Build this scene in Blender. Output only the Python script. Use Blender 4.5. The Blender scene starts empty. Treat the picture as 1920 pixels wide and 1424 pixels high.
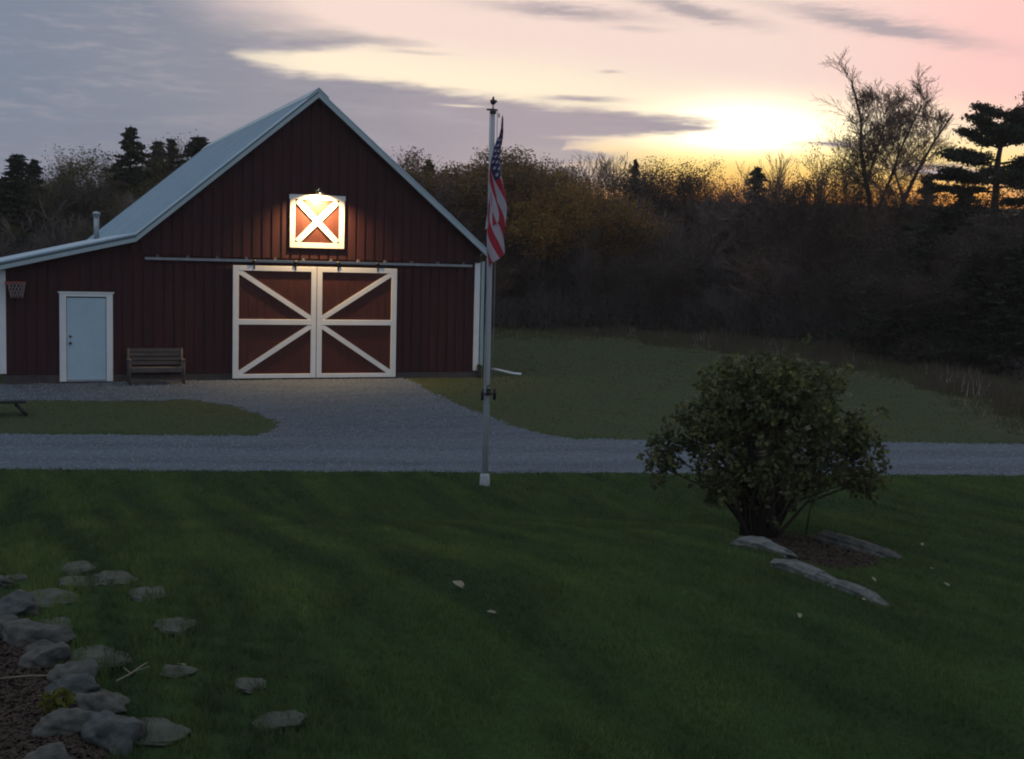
import bpy, bmesh, math, random
import numpy as np
from mathutils import Vector, Matrix
R = math.radians
scene = bpy.context.scene
COL = scene.collection

# ------------------------------------------------------------------ camera
CAM = Vector((-7.6238, -33.1024, 3.0611))
FWD = Vector((0.36649, 0.92629, -0.08758))
RGT = Vector((0.93037, -0.36585, 0.02378))
UPV = Vector((0.01002, 0.0902, 0.99587))
cd = bpy.data.cameras.new('camera'); cam = bpy.data.objects.new('camera', cd); COL.objects.link(cam)
m3 = Matrix((RGT, UPV, -FWD)).transposed()
cam.matrix_world = Matrix.Translation(CAM) @ m3.to_4x4()
cd.sensor_width = 36.0; cd.lens = 2450.0 / 1920.0 * 36.0
cd.clip_start = 0.1; cd.clip_end = 3000
scene.camera = cam
scene.view_settings.view_transform = 'Standard'; scene.view_settings.look = 'None'
scene.view_settings.exposure = 0.0; scene.view_settings.gamma = 1.0
scene.render.filter_size = 2.0
try: scene.cycles.filter_width = 2.0
except Exception: pass

# ------------------------------------------------------------------ sky
# directions are measured from the bearing the camera looks along, in degrees
BR = Vector((0.92987, -0.3679, 0.0)); BF = Vector((0.3679, 0.92987, 0.0))
w = bpy.data.worlds.new('World'); scene.world = w; w.use_nodes = True
NT = w.node_tree; NT.nodes.clear()
class N:                                    # tiny expression wrapper round node sockets
    def __init__(s, sock): s.s = sock
    def __add__(a, b): return mth('ADD', a, b)
    def __radd__(a, b): return mth('ADD', b, a)
    def __sub__(a, b): return mth('SUBTRACT', a, b)
    def __rsub__(a, b): return mth('SUBTRACT', b, a)
    def __mul__(a, b): return mth('MULTIPLY', a, b)
    def __rmul__(a, b): return mth('MULTIPLY', b, a)
    def __truediv__(a, b): return mth('DIVIDE', a, b)
def put(nt, sock, v):
    if isinstance(v, N): nt.links.new(v.s, sock)
    elif isinstance(v, (tuple, list, Vector)): sock.default_value = tuple(v) if len(v) == len(sock.default_value) else tuple(v) + (1,)
    else: sock.default_value = v
def mth(op, a, b=0.0, c=None, clamp=False):
    n = NT.nodes.new('ShaderNodeMath'); n.operation = op; n.use_clamp = clamp
    put(NT, n.inputs[0], a); put(NT, n.inputs[1], b)
    if c is not None: put(NT, n.inputs[2], c)
    return N(n.outputs[0])
def ss(a, b, x):
    n = NT.nodes.new('ShaderNodeMapRange'); n.interpolation_type = 'SMOOTHSTEP'
    put(NT, n.inputs['Value'], x); put(NT, n.inputs['From Min'], a); put(NT, n.inputs['From Max'], b)
    return N(n.outputs[0])
def mix(f, a, b):
    n = NT.nodes.new('ShaderNodeMix'); n.data_type = 'RGBA'
    put(NT, n.inputs[0], f); put(NT, n.inputs[6], a); put(NT, n.inputs[7], b)
    return N(n.outputs[2])
def addc(a, b, f):
    n = NT.nodes.new('ShaderNodeMix'); n.data_type = 'RGBA'; n.blend_type = 'ADD'
    put(NT, n.inputs[0], f); put(NT, n.inputs[6], a); put(NT, n.inputs[7], b)
    return N(n.outputs[2])
def dotv(a, v):
    n = NT.nodes.new('ShaderNodeVectorMath'); n.operation = 'DOT_PRODUCT'
    NT.links.new(a.s, n.inputs[0]); n.inputs[1].default_value = v
    return N(n.outputs['Value'])
def comb(x, y, z):
    n = NT.nodes.new('ShaderNodeCombineXYZ'); put(NT, n.inputs[0], x); put(NT, n.inputs[1], y); put(NT, n.inputs[2], z)
    return N(n.outputs[0])
def noise(v, scale, detail=4, rough=0.5):
    n = NT.nodes.new('ShaderNodeTexNoise'); NT.links.new(v.s, n.inputs['Vector'])
    n.inputs['Scale'].default_value = scale; n.inputs['Detail'].default_value = detail; n.inputs['Roughness'].default_value = rough
    return N(n.outputs[0])
AZ0, AZ1, EL0, EL1 = -90.0, 90.0, -20.0, 30.0
def curve(az, pts):                         # piecewise elevation (deg) as a function of azimuth (deg)
    n = NT.nodes.new('ShaderNodeFloatCurve')
    put(NT, n.inputs['Value'], (az - AZ0) / (AZ1 - AZ0))
    c = n.mapping.curves[0]
    P = [((a - AZ0) / (AZ1 - AZ0), (e - EL0) / (EL1 - EL0)) for a, e in pts]
    c.points[0].location = P[0]; c.points[1].location = P[-1]
    for p in P[1:-1]: c.points.new(*p)
    for p in c.points: p.handle_type = 'VECTOR'
    n.mapping.update()
    return N(n.outputs[0]) * (EL1 - EL0) + EL0
tc = NT.nodes.new('ShaderNodeTexCoord'); D = N(tc.outputs['Generated'])
dx = dotv(D, BR); dy = dotv(D, BF); dz = dotv(D, (0, 0, 1))
az = mth('ARCTAN2', dx, dy) * 57.2958
el = mth('ARCSINE', dz) * 57.2958
wob = noise(comb(az * 0.07, el * 0.30, 0.0), 1.0, 6, 0.6) - 0.5          # long flat cloud texture
wob2 = noise(comb(az * 0.22, el * 1.5, 3.0), 1.0, 5, 0.6) - 0.5
wob3 = noise(comb(az * 0.9, el * 4.5, 7.0), 1.0, 4, 0.6) - 0.5
elw = el + wob * 1.1 + wob2 * 0.55
azw = az + wob * 5.0
# the open sky towards the sunset
axis = curve(az, [(-90, 9.5), (-11.3, 8.55), (0.9, 7.35), (9.7, 5.9), (20.8, 5.0), (90, 4.0)])
sig = 1.6 + ss(-12, 10, az) * 0.8
up = ss(0.0, 1.15, mth('ABSOLUTE', el - axis + wob2 * 0.8) / sig)
pink = mix(ss(9, 22, az), (0.98, 0.76, 0.67), (1.06, 0.63, 0.58))
cream = mix(ss(12, 24, az), (1.10, 0.94, 0.70), (1.08, 0.80, 0.60))
clear = mix(up, cream, pink)
clear = mix(ss(-8.0, -17.0, az), clear, (0.40, 0.38, 0.44))
# orange band low over the trees
# white glow round the place where the sun went down
g1 = mth('POWER', 2.718, (az - 9.6) * (az - 9.6) * -0.11 - (el - 5.6) * (el - 5.6) * 0.75)
clear = addc(clear, (2.4, 2.1, 1.3), g1)
g2 = mth('POWER', 2.718, (az - 14.0) * (az - 14.0) * -0.03 - (el - 4.6) * (el - 4.6) * 0.35)
clear = addc(clear, (0.35, 0.30, 0.02), g2)
orange = ss(6.1 + wob2 * 0.8, 4.2, el) * ss(15, 6, mth('ABSOLUTE', az - 12.8))
clear = mix(orange, clear, mix(ss(4.7, 2.8, el), (1.25, 0.88, 0.26), (1.05, 0.38, 0.04)))
# cloud banks
ccol = mix(ss(-24, 6, az + wob * 4.0), (0.205, 0.25, 0.325), (0.46, 0.38, 0.41))
ccol = mix(ss(-0.05, 0.25, wob2 + wob3 * 0.6) * 0.35, ccol, (0.50, 0.45, 0.49))
ccol = mix(ss(0.0, 0.3, wob * -1.0 + wob3 * 0.5) * 0.4, ccol, (0.19, 0.21, 0.27))
ccol = mix(ss(6.5, 1.5, el) * 0.5, ccol, (0.30, 0.27, 0.34))
eb = el + wob * 0.5 + wob2 * 0.9 + wob3 * 0.35
A_up = curve(az, [(-90, 29), (-21.2, 15.0), (-14.6, 9.9), (-11.7, 8.2), (-9.7, 7.86), (-8, 7.7), (-4.4, 7.49), (-1.3, 7.14), (2.2, 6.75), (4.65, 6.62), (7.5, 6.41), (9.4, 5.95), (11, 5.0), (90, 4.0)])
A_lo = curve(az, [(-90, -19), (-1.3, -15), (0.4, 0.0), (1.5, 4.9), (2.2, 5.35), (4.0, 5.55), (7.0, 5.72), (9.4, 5.98), (11, 6.5), (90, 8)])
mA = ss(0.30, -0.30, eb - A_up) * ss(-0.22, 0.28, eb - A_lo)
B_up = curve(az, [(-90, 29), (-24, 22), (-19, 14.0), (-15.7, 11.6), (-12.4, 10.25), (-8, 9.58), (-5.75, 9.35), (-3.76, 9.15), (-2.5, 8.6), (90, 8)])
B_lo = curve(az, [(-90, -19), (-21.2, -4), (-14.6, 7.5), (-11.7, 8.69), (-9, 8.92), (-6.9, 9.08), (-3.76, 9.18), (-2.5, 9.6), (90, 10)])
eb2 = el + wob * 1.3 + wob2 * 0.9
wB = ss(-6, -15, az) * 1.6 + 0.35
mB = ss(wB, wB * -1.0, eb2 - B_up) * ss(-0.30, 0.30, eb2 - B_lo)
def streak(a0, e0, ha, he, m, k=1.0):
    x = (az - a0) / ha; y = (el + wob2 * he * 2.6 + wob3 * he * 1.8 - e0 - (az - a0) * m) / he
    return mth('POWER', 2.718, (x * x + y * y) * -1.0) * k
sC = streak(1.8, 10.75, 3.4, 0.28, -0.06, 0.75)
sC = mth('MAXIMUM', sC, streak(7.4, 10.8, 2.6, 0.30, -0.20, 0.80))
sC = mth('MAXIMUM', sC, streak(15.0, 10.15, 3.9, 0.36, -0.20, 0.85))
sC = mth('MAXIMUM', sC, streak(4.9, 10.1, 1.3, 0.12, -0.03, 0.35))
sC = mth('MAXIMUM', sC, streak(3.9, 8.3, 0.45, 0.07, 0.0, 0.45))
sC = mth('MAXIMUM', sC, streak(13.6, 5.35, 1.6, 0.13, -0.01, 0.75))
sC = mth('MAXIMUM', sC, streak(18.3, 4.2, 2.4, 0.30, -0.14, 0.95))
sC = mth('MAXIMUM', sC, streak(2.6, 7.15, 1.6, 0.12, -0.02, 0.8))
sC = mth('MAXIMUM', sC, streak(-4.5, 8.9, 1.4, 0.08, -0.02, 0.35))
sC = mth('MAXIMUM', sC, streak(1.6, 4.75, 3.0, 0.42, -0.05, 1.0))
sC = mth('MAXIMUM', sC, streak(0.5, 4.0, 3.6, 0.6, -0.05, 1.0))
sC = mth('MULTIPLY', sC, 1.35, clamp=True)
gap = mth('MAXIMUM', streak(3.2, 5.55, 1.5, 0.08, 0.02, 0.6), streak(-2.4, 6.75, 0.9, 0.05, -0.03, 0.7))
mAll = mth('MAXIMUM', mA * (1.0 - gap), mB)
mAll = mth('MAXIMUM', mAll, ss(-13, -24, az + wob * 8 + wob2 * 5) )
sky = mix(mAll, clear, ccol)
sky = mix(sC, sky, mix(ss(12, 20, az), (0.50, 0.42, 0.43), (0.50, 0.40, 0.43)))
# the rest of the dome: blue dusk overhead and behind
away = mth('MAXIMUM', ss(24, 75, mth('ABSOLUTE', az)), ss(12, 34, el))
dusk = mix(ss(0, 50, el), (0.27, 0.33, 0.45), (0.44, 0.54, 0.68))
sky = mix(away, sky, mix(ss(0.0, 0.2, mth('ABSOLUTE', wob)) * 0.4, dusk, (0.34, 0.37, 0.45)))
bg = NT.nodes.new('ShaderNodeBackground'); NT.links.new(sky.s, bg.inputs[0]); bg.inputs[1].default_value = 1.0
ow = NT.nodes.new('ShaderNodeOutputWorld'); NT.links.new(bg.outputs[0], ow.inputs[0])

# the sun is down to the tree tops: only a faint warm remainder
sd = bpy.data.lights.new('sun', 'SUN'); sd.energy = 0.25; sd.angle = R(8); sd.color = (1.0, 0.62, 0.36)
so = bpy.data.objects.new('sun', sd); COL.objects.link(so)
sa = R(9.5); se = R(4.5)
sdir = (BF * math.cos(sa) + BR * math.sin(sa)) * math.cos(se) + Vector((0, 0, math.sin(se)))
so.rotation_euler = (-sdir).to_track_quat('-Z', 'Y').to_euler()

# ------------------------------------------------------------------ helpers
def mat(name, c, rough=0.8, c2=None, nscale=3.0, amt=1.0, bump=0.0, bscale=40.0, metal=0.0, stretch=(1, 1, 1), spec=0.3, detail=6, coords='Object'):
    m = bpy.data.materials.new(name); m.use_nodes = True; t = m.node_tree
    b = t.nodes['Principled BSDF']; b.inputs['Roughness'].default_value = rough; b.inputs['Metallic'].default_value = metal
    b.inputs['Specular IOR Level'].default_value = spec
    b.inputs['Base Color'].default_value = (*c, 1)
    if c2 or bump:
        tcn = t.nodes.new('ShaderNodeTexCoord'); mp = t.nodes.new('ShaderNodeMapping'); mp.inputs['Scale'].default_value = stretch
        t.links.new(tcn.outputs[coords], mp.inputs[0])
    if c2:
        nz = t.nodes.new('ShaderNodeTexNoise'); nz.inputs['Scale'].default_value = nscale; nz.inputs['Detail'].default_value = detail
        nz.inputs['Roughness'].default_value = 0.65
        t.links.new(mp.outputs[0], nz.inputs['Vector'])
        mr = t.nodes.new('ShaderNodeMapRange'); mr.inputs[1].default_value = 0.32; mr.inputs[2].default_value = 0.68; mr.inputs[4].default_value = amt
        t.links.new(nz.outputs[0], mr.inputs[0])
        mx = t.nodes.new('ShaderNodeMix'); mx.data_type = 'RGBA'; mx.inputs[6].default_value = (*c, 1); mx.inputs[7].default_value = (*c2, 1)
        t.links.new(mr.outputs[0], mx.inputs[0]); t.links.new(mx.outputs[2], b.inputs['Base Color'])
    if bump:
        n2 = t.nodes.new('ShaderNodeTexNoise'); n2.inputs['Scale'].default_value = bscale; n2.inputs['Detail'].default_value = 5
        t.links.new(mp.outputs[0], n2.inputs['Vector'])
        bp = t.nodes.new('ShaderNodeBump'); bp.inputs['Strength'].default_value = bump; bp.inputs['Distance'].default_value = 0.02
        t.links.new(n2.outputs[0], bp.inputs['Height']); t.links.new(bp.outputs[0], b.inputs['Normal'])
    return m
def leafmat(name, c, c2, nscale=1.5, trans=0.25):
    m = mat(name, c, 0.75, c2, nscale=nscale, spec=0.15)
    t = m.node_tree; b = t.nodes['Principled BSDF']
    tr = t.nodes.new('ShaderNodeBsdfTranslucent'); ms = t.nodes.new('ShaderNodeMixShader'); ms.inputs[0].default_value = trans
    src = b.inputs['Base Color'].links[0].from_socket
    t.links.new(src, tr.inputs[0]); t.links.new(b.outputs[0], ms.inputs[1]); t.links.new(tr.outputs[0], ms.inputs[2])
    t.links.new(ms.outputs[0], t.nodes['Material Output'].inputs[0])
    return m
def link(name, me, parent=None, loc=None):
    o = bpy.data.objects.new(name, me); COL.objects.link(o)
    if parent: o.parent = parent
    if loc: o.location = loc
    return o
def tag(o, label=None, cat=None, group=None, kind=None):
    if label: o['label'] = label
    if cat: o['category'] = cat
    if group: o['group'] = group
    if kind: o['kind'] = kind
    return o
def empty(name, loc=(0, 0, 0), rz=0):
    o = bpy.data.objects.new(name, None); COL.objects.link(o); o.location = loc; o.rotation_euler.z = rz; o.empty_display_size = 0.2
    return o
def copy_tree(o, parent=None):
    c = o.copy(); COL.objects.link(c)
    if parent: c.parent = parent
    for ch in list(o.children): copy_tree(ch, c)
    return c
class MB:                                   # collects shapes into ONE mesh
    def __init__(s): s.v = []; s.f = []; s.m = []; s.sm = []
    def add(s, vs, fs, mi=0, smooth=False):
        k = len(s.v); s.v += [tuple(v) for v in vs]; s.f += [tuple(i + k for i in f) for f in fs]; s.m += [mi] * len(fs); s.sm += [smooth] * len(fs)
    def box(s, x0, x1, y0, y1, z0, z1, mi=0):
        s.add([(x0, y0, z0), (x1, y0, z0), (x1, y1, z0), (x0, y1, z0), (x0, y0, z1), (x1, y0, z1), (x1, y1, z1), (x0, y1, z1)],
              [(0, 3, 2, 1), (4, 5, 6, 7), (0, 1, 5, 4), (1, 2, 6, 5), (2, 3, 7, 6), (3, 0, 4, 7)], mi)
    def prism(s, pts, y0, y1, mi=0):        # polygon in x-z extruded along y
        n = len(pts); a = [(x, y0, z) for x, z in pts]; b = [(x, y1, z) for x, z in pts]
        s.add(a + b, [tuple(range(n)), tuple(range(2 * n - 1, n - 1, -1))] + [(i, i + n, (i + 1) % n + n, (i + 1) % n) for i in range(n)], mi)
    def bar(s, p0, p1, wd, y0, y1, mi=0):    # a board in the x-z plane between two points
        d = Vector((p1[0] - p0[0], p1[1] - p0[1])); d.normalize(); n = Vector((-d.y, d.x)) * wd / 2
        s.prism([(p0[0] - n.x, p0[1] - n.y), (p1[0] - n.x, p1[1] - n.y), (p1[0] + n.x, p1[1] + n.y), (p0[0] + n.x, p0[1] + n.y)], y0, y1, mi)
    def tube(s, pts, rad, seg=8, mi=0, cap=True):
        pts = [Vector(p) for p in pts]; n = len(pts)
        if not hasattr(rad, '__len__'): rad = [rad] * n
        vs = []; 
        for i, p in enumerate(pts):
            t = (pts[min(i + 1, n - 1)] - pts[max(i - 1, 0)]); t.normalize()
            a = t.orthogonal().normalized() if i == 0 else (a - t * a.dot(t)).normalized()
            b = t.cross(a)
            for k in range(seg):
                an = 2 * math.pi * k / seg; vs.append(p + (a * math.cos(an) + b * math.sin(an)) * rad[i])
        fs = [(i * seg + k, i * seg + (k + 1) % seg, (i + 1) * seg + (k + 1) % seg, (i + 1) * seg + k) for i in range(n - 1) for k in range(seg)]
        if cap: fs += [tuple(range(seg - 1, -1, -1)), tuple(range((n - 1) * seg, n * seg))]
        s.add(vs, fs, mi, True)
    def build(s, name, mats, parent=None, loc=None, bevel=0):
        me = bpy.data.meshes.new(name); me.from_pydata(s.v, [], s.f)
        for m in (mats if isinstance(mats, (list, tuple)) else [mats]): me.materials.append(m)
        me.polygons.foreach_set('material_index', s.m); me.polygons.foreach_set('use_smooth', s.sm); me.update()
        o = link(name, me, parent, loc)
        if bevel:
            bm = bmesh.new(); bm.from_mesh(me); bmesh.ops.bevel(bm, geom=bm.edges[:], offset=bevel, segments=1, affect='EDGES', clamp_overlap=True); bm.to_mesh(me); bm.free()
        return o
def npmesh(name, co, nper, mats, mi=None):   # faces of nper own vertices each, from an array
    co = np.asarray(co, np.float32).reshape(-1, 3); nf = len(co) // nper
    me = bpy.data.meshes.new(name); me.vertices.add(len(co)); me.vertices.foreach_set('co', co.ravel())
    me.loops.add(len(co)); me.loops.foreach_set('vertex_index', np.arange(len(co), dtype=np.int32))
    me.polygons.add(nf); me.polygons.foreach_set('loop_start', np.arange(0, len(co), nper, dtype=np.int32))
    me.polygons.foreach_set('loop_total', np.full(nf, nper, np.int32))
    for m in (mats if isinstance(mats, (list, tuple)) else [mats]): me.materials.append(m)
    if mi is not None: me.polygons.foreach_set('material_index', np.asarray(mi, np.int32))
    me.update(calc_edges=True)
    return me
def gridmesh(name, xs, ys, zf, m, keep=None):
    X, Y = np.meshgrid(xs, ys); Z = zf(X, Y); nx, ny = len(xs), len(ys)
    co = np.stack([X, Y, Z], -1).reshape(-1, 3)
    i = np.arange(ny - 1)[:, None] * nx + np.arange(nx - 1)[None]
    q = np.stack([i, i + 1, i + 1 + nx, i + nx], -1).reshape(-1, 4)
    if keep is not None:
        cx = (X[:-1, :-1] + X[1:, 1:]) / 2; cy = (Y[:-1, :-1] + Y[1:, 1:]) / 2; q = q[keep(cx, cy).ravel()]
        us = np.unique(q); mp = -np.ones(len(co), int); mp[us] = np.arange(len(us)); co = co[us]; q = mp[q]
    me = bpy.data.meshes.new(name); me.vertices.add(len(co)); me.vertices.foreach_set('co', co.astype(np.float32).ravel())
    me.loops.add(q.size); me.loops.foreach_set('vertex_index', q.astype(np.int32).ravel())
    me.polygons.add(len(q)); me.polygons.foreach_set('loop_start', np.arange(0, q.size, 4, dtype=np.int32)); me.polygons.foreach_set('loop_total', np.full(len(q), 4, np.int32))
    me.polygons.foreach_set('use_smooth', np.ones(len(q), bool)); me.materials.append(m); me.update(calc_edges=True)
    return link(name, me)

# ------------------------------------------------------------------ terrain shape
def sstep(a,b,x):
    t=np.clip((x-a)/(b-a),0,1); return t*t*(3-2*t)
def road_near(x): return -12.75-0.27*(x-0.47)
def road_far(x): return -7.95-0.27*(x+0.66)-0.012*np.maximum(x-3,0)**1.2
BLx=[-40,-28,-26,-24.5,-23.5,-21.3,-19,-17,-14,-5]
BLy=[3,0.2,-0.85,-1.2,-1.05,-0.25,0.4,0.6,0.8,0.8]
def height(x,y):
    x=np.asarray(x,float);y=np.asarray(y,float)
    s=road_near(x)-y            # metres from the road towards the house
    b=y-road_far(x)             # metres from the road towards the barn
    h=np.full(np.broadcast(x,y).shape,-0.45)
    # barn side: drive rises gently to the barn, falls a little to the right
    up=sstep(0,8.0,b)*(0.45-0.25*sstep(6,16,x)*(1-sstep(8,30,y)))
    h=h+np.where(b>0,up,0)
    # lawn terrace on the house side
    upper=-0.45+0.95*sstep(1.0,13.5,s)
    lower=-0.45+0.28*sstep(2,10,s)
    t=x-np.interp(y,BLx,BLy)
    k=1-sstep(0.0,0.6,t)
    h=np.where(s>0,lower+(upper-lower)*k,h)
    # gentle undulation
    h=h+0.02*np.sin(x*0.9+y*0.35)*np.sin(y*0.7-x*0.2)*sstep(0.5,3,s)
    # shallow hollow in front of the flagpole
    h=h-0.16*np.exp(-((s-4.0)/1.7)**2)*sstep(-5,-2.5,x)*(1-sstep(0.5,1.6,t))
    # wooded rise behind the field
    d=(x+7.6)*0.368+(y+33.1)*0.930
    far=np.maximum(d-64,0)
    h=h+0.0022*far**2/(1+far/60)
    h=np.minimum(h,14)
    return h
def H(x, y): return float(height(x, y))
def vnoise(x, y, seed=0):                    # cheap smooth noise, about -1..1
    return (np.sin(x * 1.7 + seed) * np.cos(y * 1.3 - seed * 2) + np.sin(x * 3.9 - y * 2.3 + seed * 3) * 0.5 + np.sin(x * 7.1 + y * 8.3 + seed) * 0.3 + np.sin(x * 17.0 - y * 13.0) * 0.2) / 2

# gravel outline as a signed distance (positive inside)
APR_Y = [-10.0, -9.4, -8.3, -6.9, -5.3, -2.8, -0.4, 1.0]
APR_X = [5.2, 3.5, 2.95, 2.65, 2.36, 2.25, 2.25, 2.2]
def island(x, y):                            # positive inside the grass island left of the apron
    top = -2.1 - 0.19 * (x + 7.5) - 0.35 * sstep(-4.2, -2.3, x)
    bot = -6.72 - 0.17 * (x + 7.5)
    mid = (top + bot) / 2; half = (top - bot) / 2
    r = -3.75 - x
    d_end = 1.55 * (1 - np.sqrt(np.clip(((x + 3.75) / 1.55) ** 2, 0, 9) + ((y - mid) / half) ** 2))
    d = np.where(x > -3.75, d_end, np.minimum(top - y, y - bot))
    return d
def gravel(x, y):
    n = vnoise(x, y, 1.0)
    road = np.minimum(y - road_near(x), road_far(x) - y) + n * 0.07
    apr = np.minimum(np.minimum(np.interp(y, APR_Y, APR_X) - x, y - road_near(x)), np.minimum(0.25 - y, x + 14.0)) + n * 0.10
    isl = island(x, y) + n * 0.22
    return np.maximum(road, np.minimum(apr, -isl))

# ------------------------------------------------------------------ ground materials
def ground_mat():
    m = bpy.data.materials.new('lawn_soil'); m.use_nodes = True; t = m.node_tree; b = t.nodes['Principled BSDF']
    b.inputs['Roughness'].default_value = 0.95; b.inputs['Specular IOR Level'].default_value = 0.05
    tcn = t.nodes.new('ShaderNodeTexCoord')
    def nz(scale, stretch=(1, 1, 1), det=5, rot=0.0):
        mp = t.nodes.new('ShaderNodeMapping'); mp.inputs['Scale'].default_value = stretch; mp.inputs['Rotation'].default_value = (0, 0, rot)
        n = t.nodes.new('ShaderNodeTexNoise'); n.inputs['Scale'].default_value = scale; n.inputs['Detail'].default_value = det; n.inputs['Roughness'].default_value = 0.65
        t.links.new(tcn.outputs['Object'], mp.inputs[0]); t.links.new(mp.outputs[0], n.inputs['Vector'])
        r = t.nodes.new('ShaderNodeMapRange'); r.inputs[1].default_value = 0.33; r.inputs[2].default_value = 0.67; t.links.new(n.outputs[0], r.inputs[0])
        return r.outputs[0]
    def mx(f, a, c):
        n = t.nodes.new('ShaderNodeMix'); n.data_type = 'RGBA'
        for s, v in ((n.inputs[0], f), (n.inputs[6], a), (n.inputs[7], c)):
            if hasattr(v, 'links'): t.links.new(v, s)
            else: s.default_value = (*v, 1) if isinstance(v, tuple) else v
        return n.outputs[2]
    g = mx(nz(0.9, det=6), (0.024, 0.058, 0.016), (0.046, 0.082, 0.016))
    g = mx(nz(1.1, (1.9, 0.22, 1), 4, R(2)), g, (0.020, 0.042, 0.013))
    g = mx(nz(30.0), g, (0.030, 0.048, 0.016))
    # olive, half dry grass on the barn side and a brown unmown edge by the wood
    far = mx(nz(0.35, (0.5, 1.5, 1)), (0.066, 0.078, 0.030), (0.048, 0.080, 0.030))
    far = mx(nz(9.0), far, (0.058, 0.054, 0.030))
    brown = mx(nz(0.5), (0.120, 0.096, 0.062), (0.080, 0.082, 0.042))
    at = t.nodes.new('ShaderNodeVertexColor'); at.layer_name = 'cover'
    sp = t.nodes.new('ShaderNodeSeparateColor'); t.links.new(at.outputs[0], sp.inputs[0])
    c = mx(sp.outputs[0], g, far); c = mx(sp.outputs[1], c, brown)
    c = mx(sp.outputs[2], c, (0.030, 0.019, 0.013))
    t.links.new(c, b.inputs['Base Color'])
    n2 = t.nodes.new('ShaderNodeTexNoise'); n2.inputs['Scale'].default_value = 22; n2.inputs['Detail'].default_value = 6; t.links.new(tcn.outputs['Object'], n2.inputs['Vector'])
    bp = t.nodes.new('ShaderNodeBump'); bp.inputs['Strength'].default_value = 0.9; bp.inputs['Distance'].default_value = 0.05
    t.links.new(n2.outputs[0], bp.inputs['Height']); t.links.new(bp.outputs[0], b.inputs['Normal'])
    return m
def cover(x, y):                             # what grows where: dry olive grass, brown brush edge, bare mulch
    b = y - road_far(x)
    dry = sstep(-0.3, 0.6, b + vnoise(x, y, 2) * 0.4)
    d = (x + 7.6) * 0.368 + (y + 33.1) * 0.930; a = np.degrees(np.arctan2((x + 7.6) * 0.930 - (y + 33.1) * 0.368, d))
    edge = np.interp(a, [-30, -6, 4.4, 10, 14, 17.3, 21, 40], [50, 54, 56, 50, 42, 37, 30, 20])
    brn = sstep(-2.0, 3.0, d - edge + vnoise(x * .3, y * .3, 3) * 4)
    mulch = sstep(0.16, -0.10, np.hypot((x - 1.35) / 1.0, (y + 20.0) / 1.9) - 0.70 + vnoise(x, y, 5) * 0.12)
    return dry, brn, np.maximum(mulch, bed(x, y))
def bed(x, y):                               # planting bed inside the stone border, bottom left
    bx = np.interp(y, [-30, -26.3, -25.7, -25.1, -24.4, -23.5, -22.6, -22.0], [-6.9, -7.12, -7.17, -7.24, -7.44, -7.55, -7.75, -8.6])
    return sstep(0.05, -0.05, x - bx)
M_ground = ground_mat()
def axisvals(segs):
    out = []
    for a, b_, st in segs: out += list(np.arange(a, b_, st))
    return np.array(out + [segs[-1][1]])
gx = axisvals([(-160, -100, 20), (-100, -30, 5), (-30, -12, 1), (-12, 13, 0.2), (13, 60, 1), (60, 150, 5), (150, 230, 20)])
gy = axisvals([(-80, -60, 5), (-60, -34, 2), (-34, 2, 0.2), (2, 60, 1), (60, 240, 5)])
terrain = gridmesh('ground', gx, gy, lambda x, y: height(x, y) - 0.035 * sstep(0.05, 0.3, gravel(x, y)) - 0.09 * sstep(-5.4, -6.6, x) * sstep(-21, -22, y) * np.clip(vnoise(x * 1.9, y * 1.9, 15), 0, 1) + 0.012 * vnoise(x * 2, y * 2, 4) * (1 - sstep(-0.1, 0.1, gravel(x, y))), M_ground)
tag(terrain, kind='structure')
me = terrain.data; vc = me.color_attributes.new('cover', 'FLOAT_COLOR', 'POINT')
co = np.zeros(len(me.vertices) * 3, np.float32); me.vertices.foreach_get('co', co); co = co.reshape(-1, 3)
a, b_, c = cover(co[:, 0], co[:, 1])
vc.data.foreach_set('color', np.stack([a, b_, c, np.ones_like(a)], -1).astype(np.float32).ravel())
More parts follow.
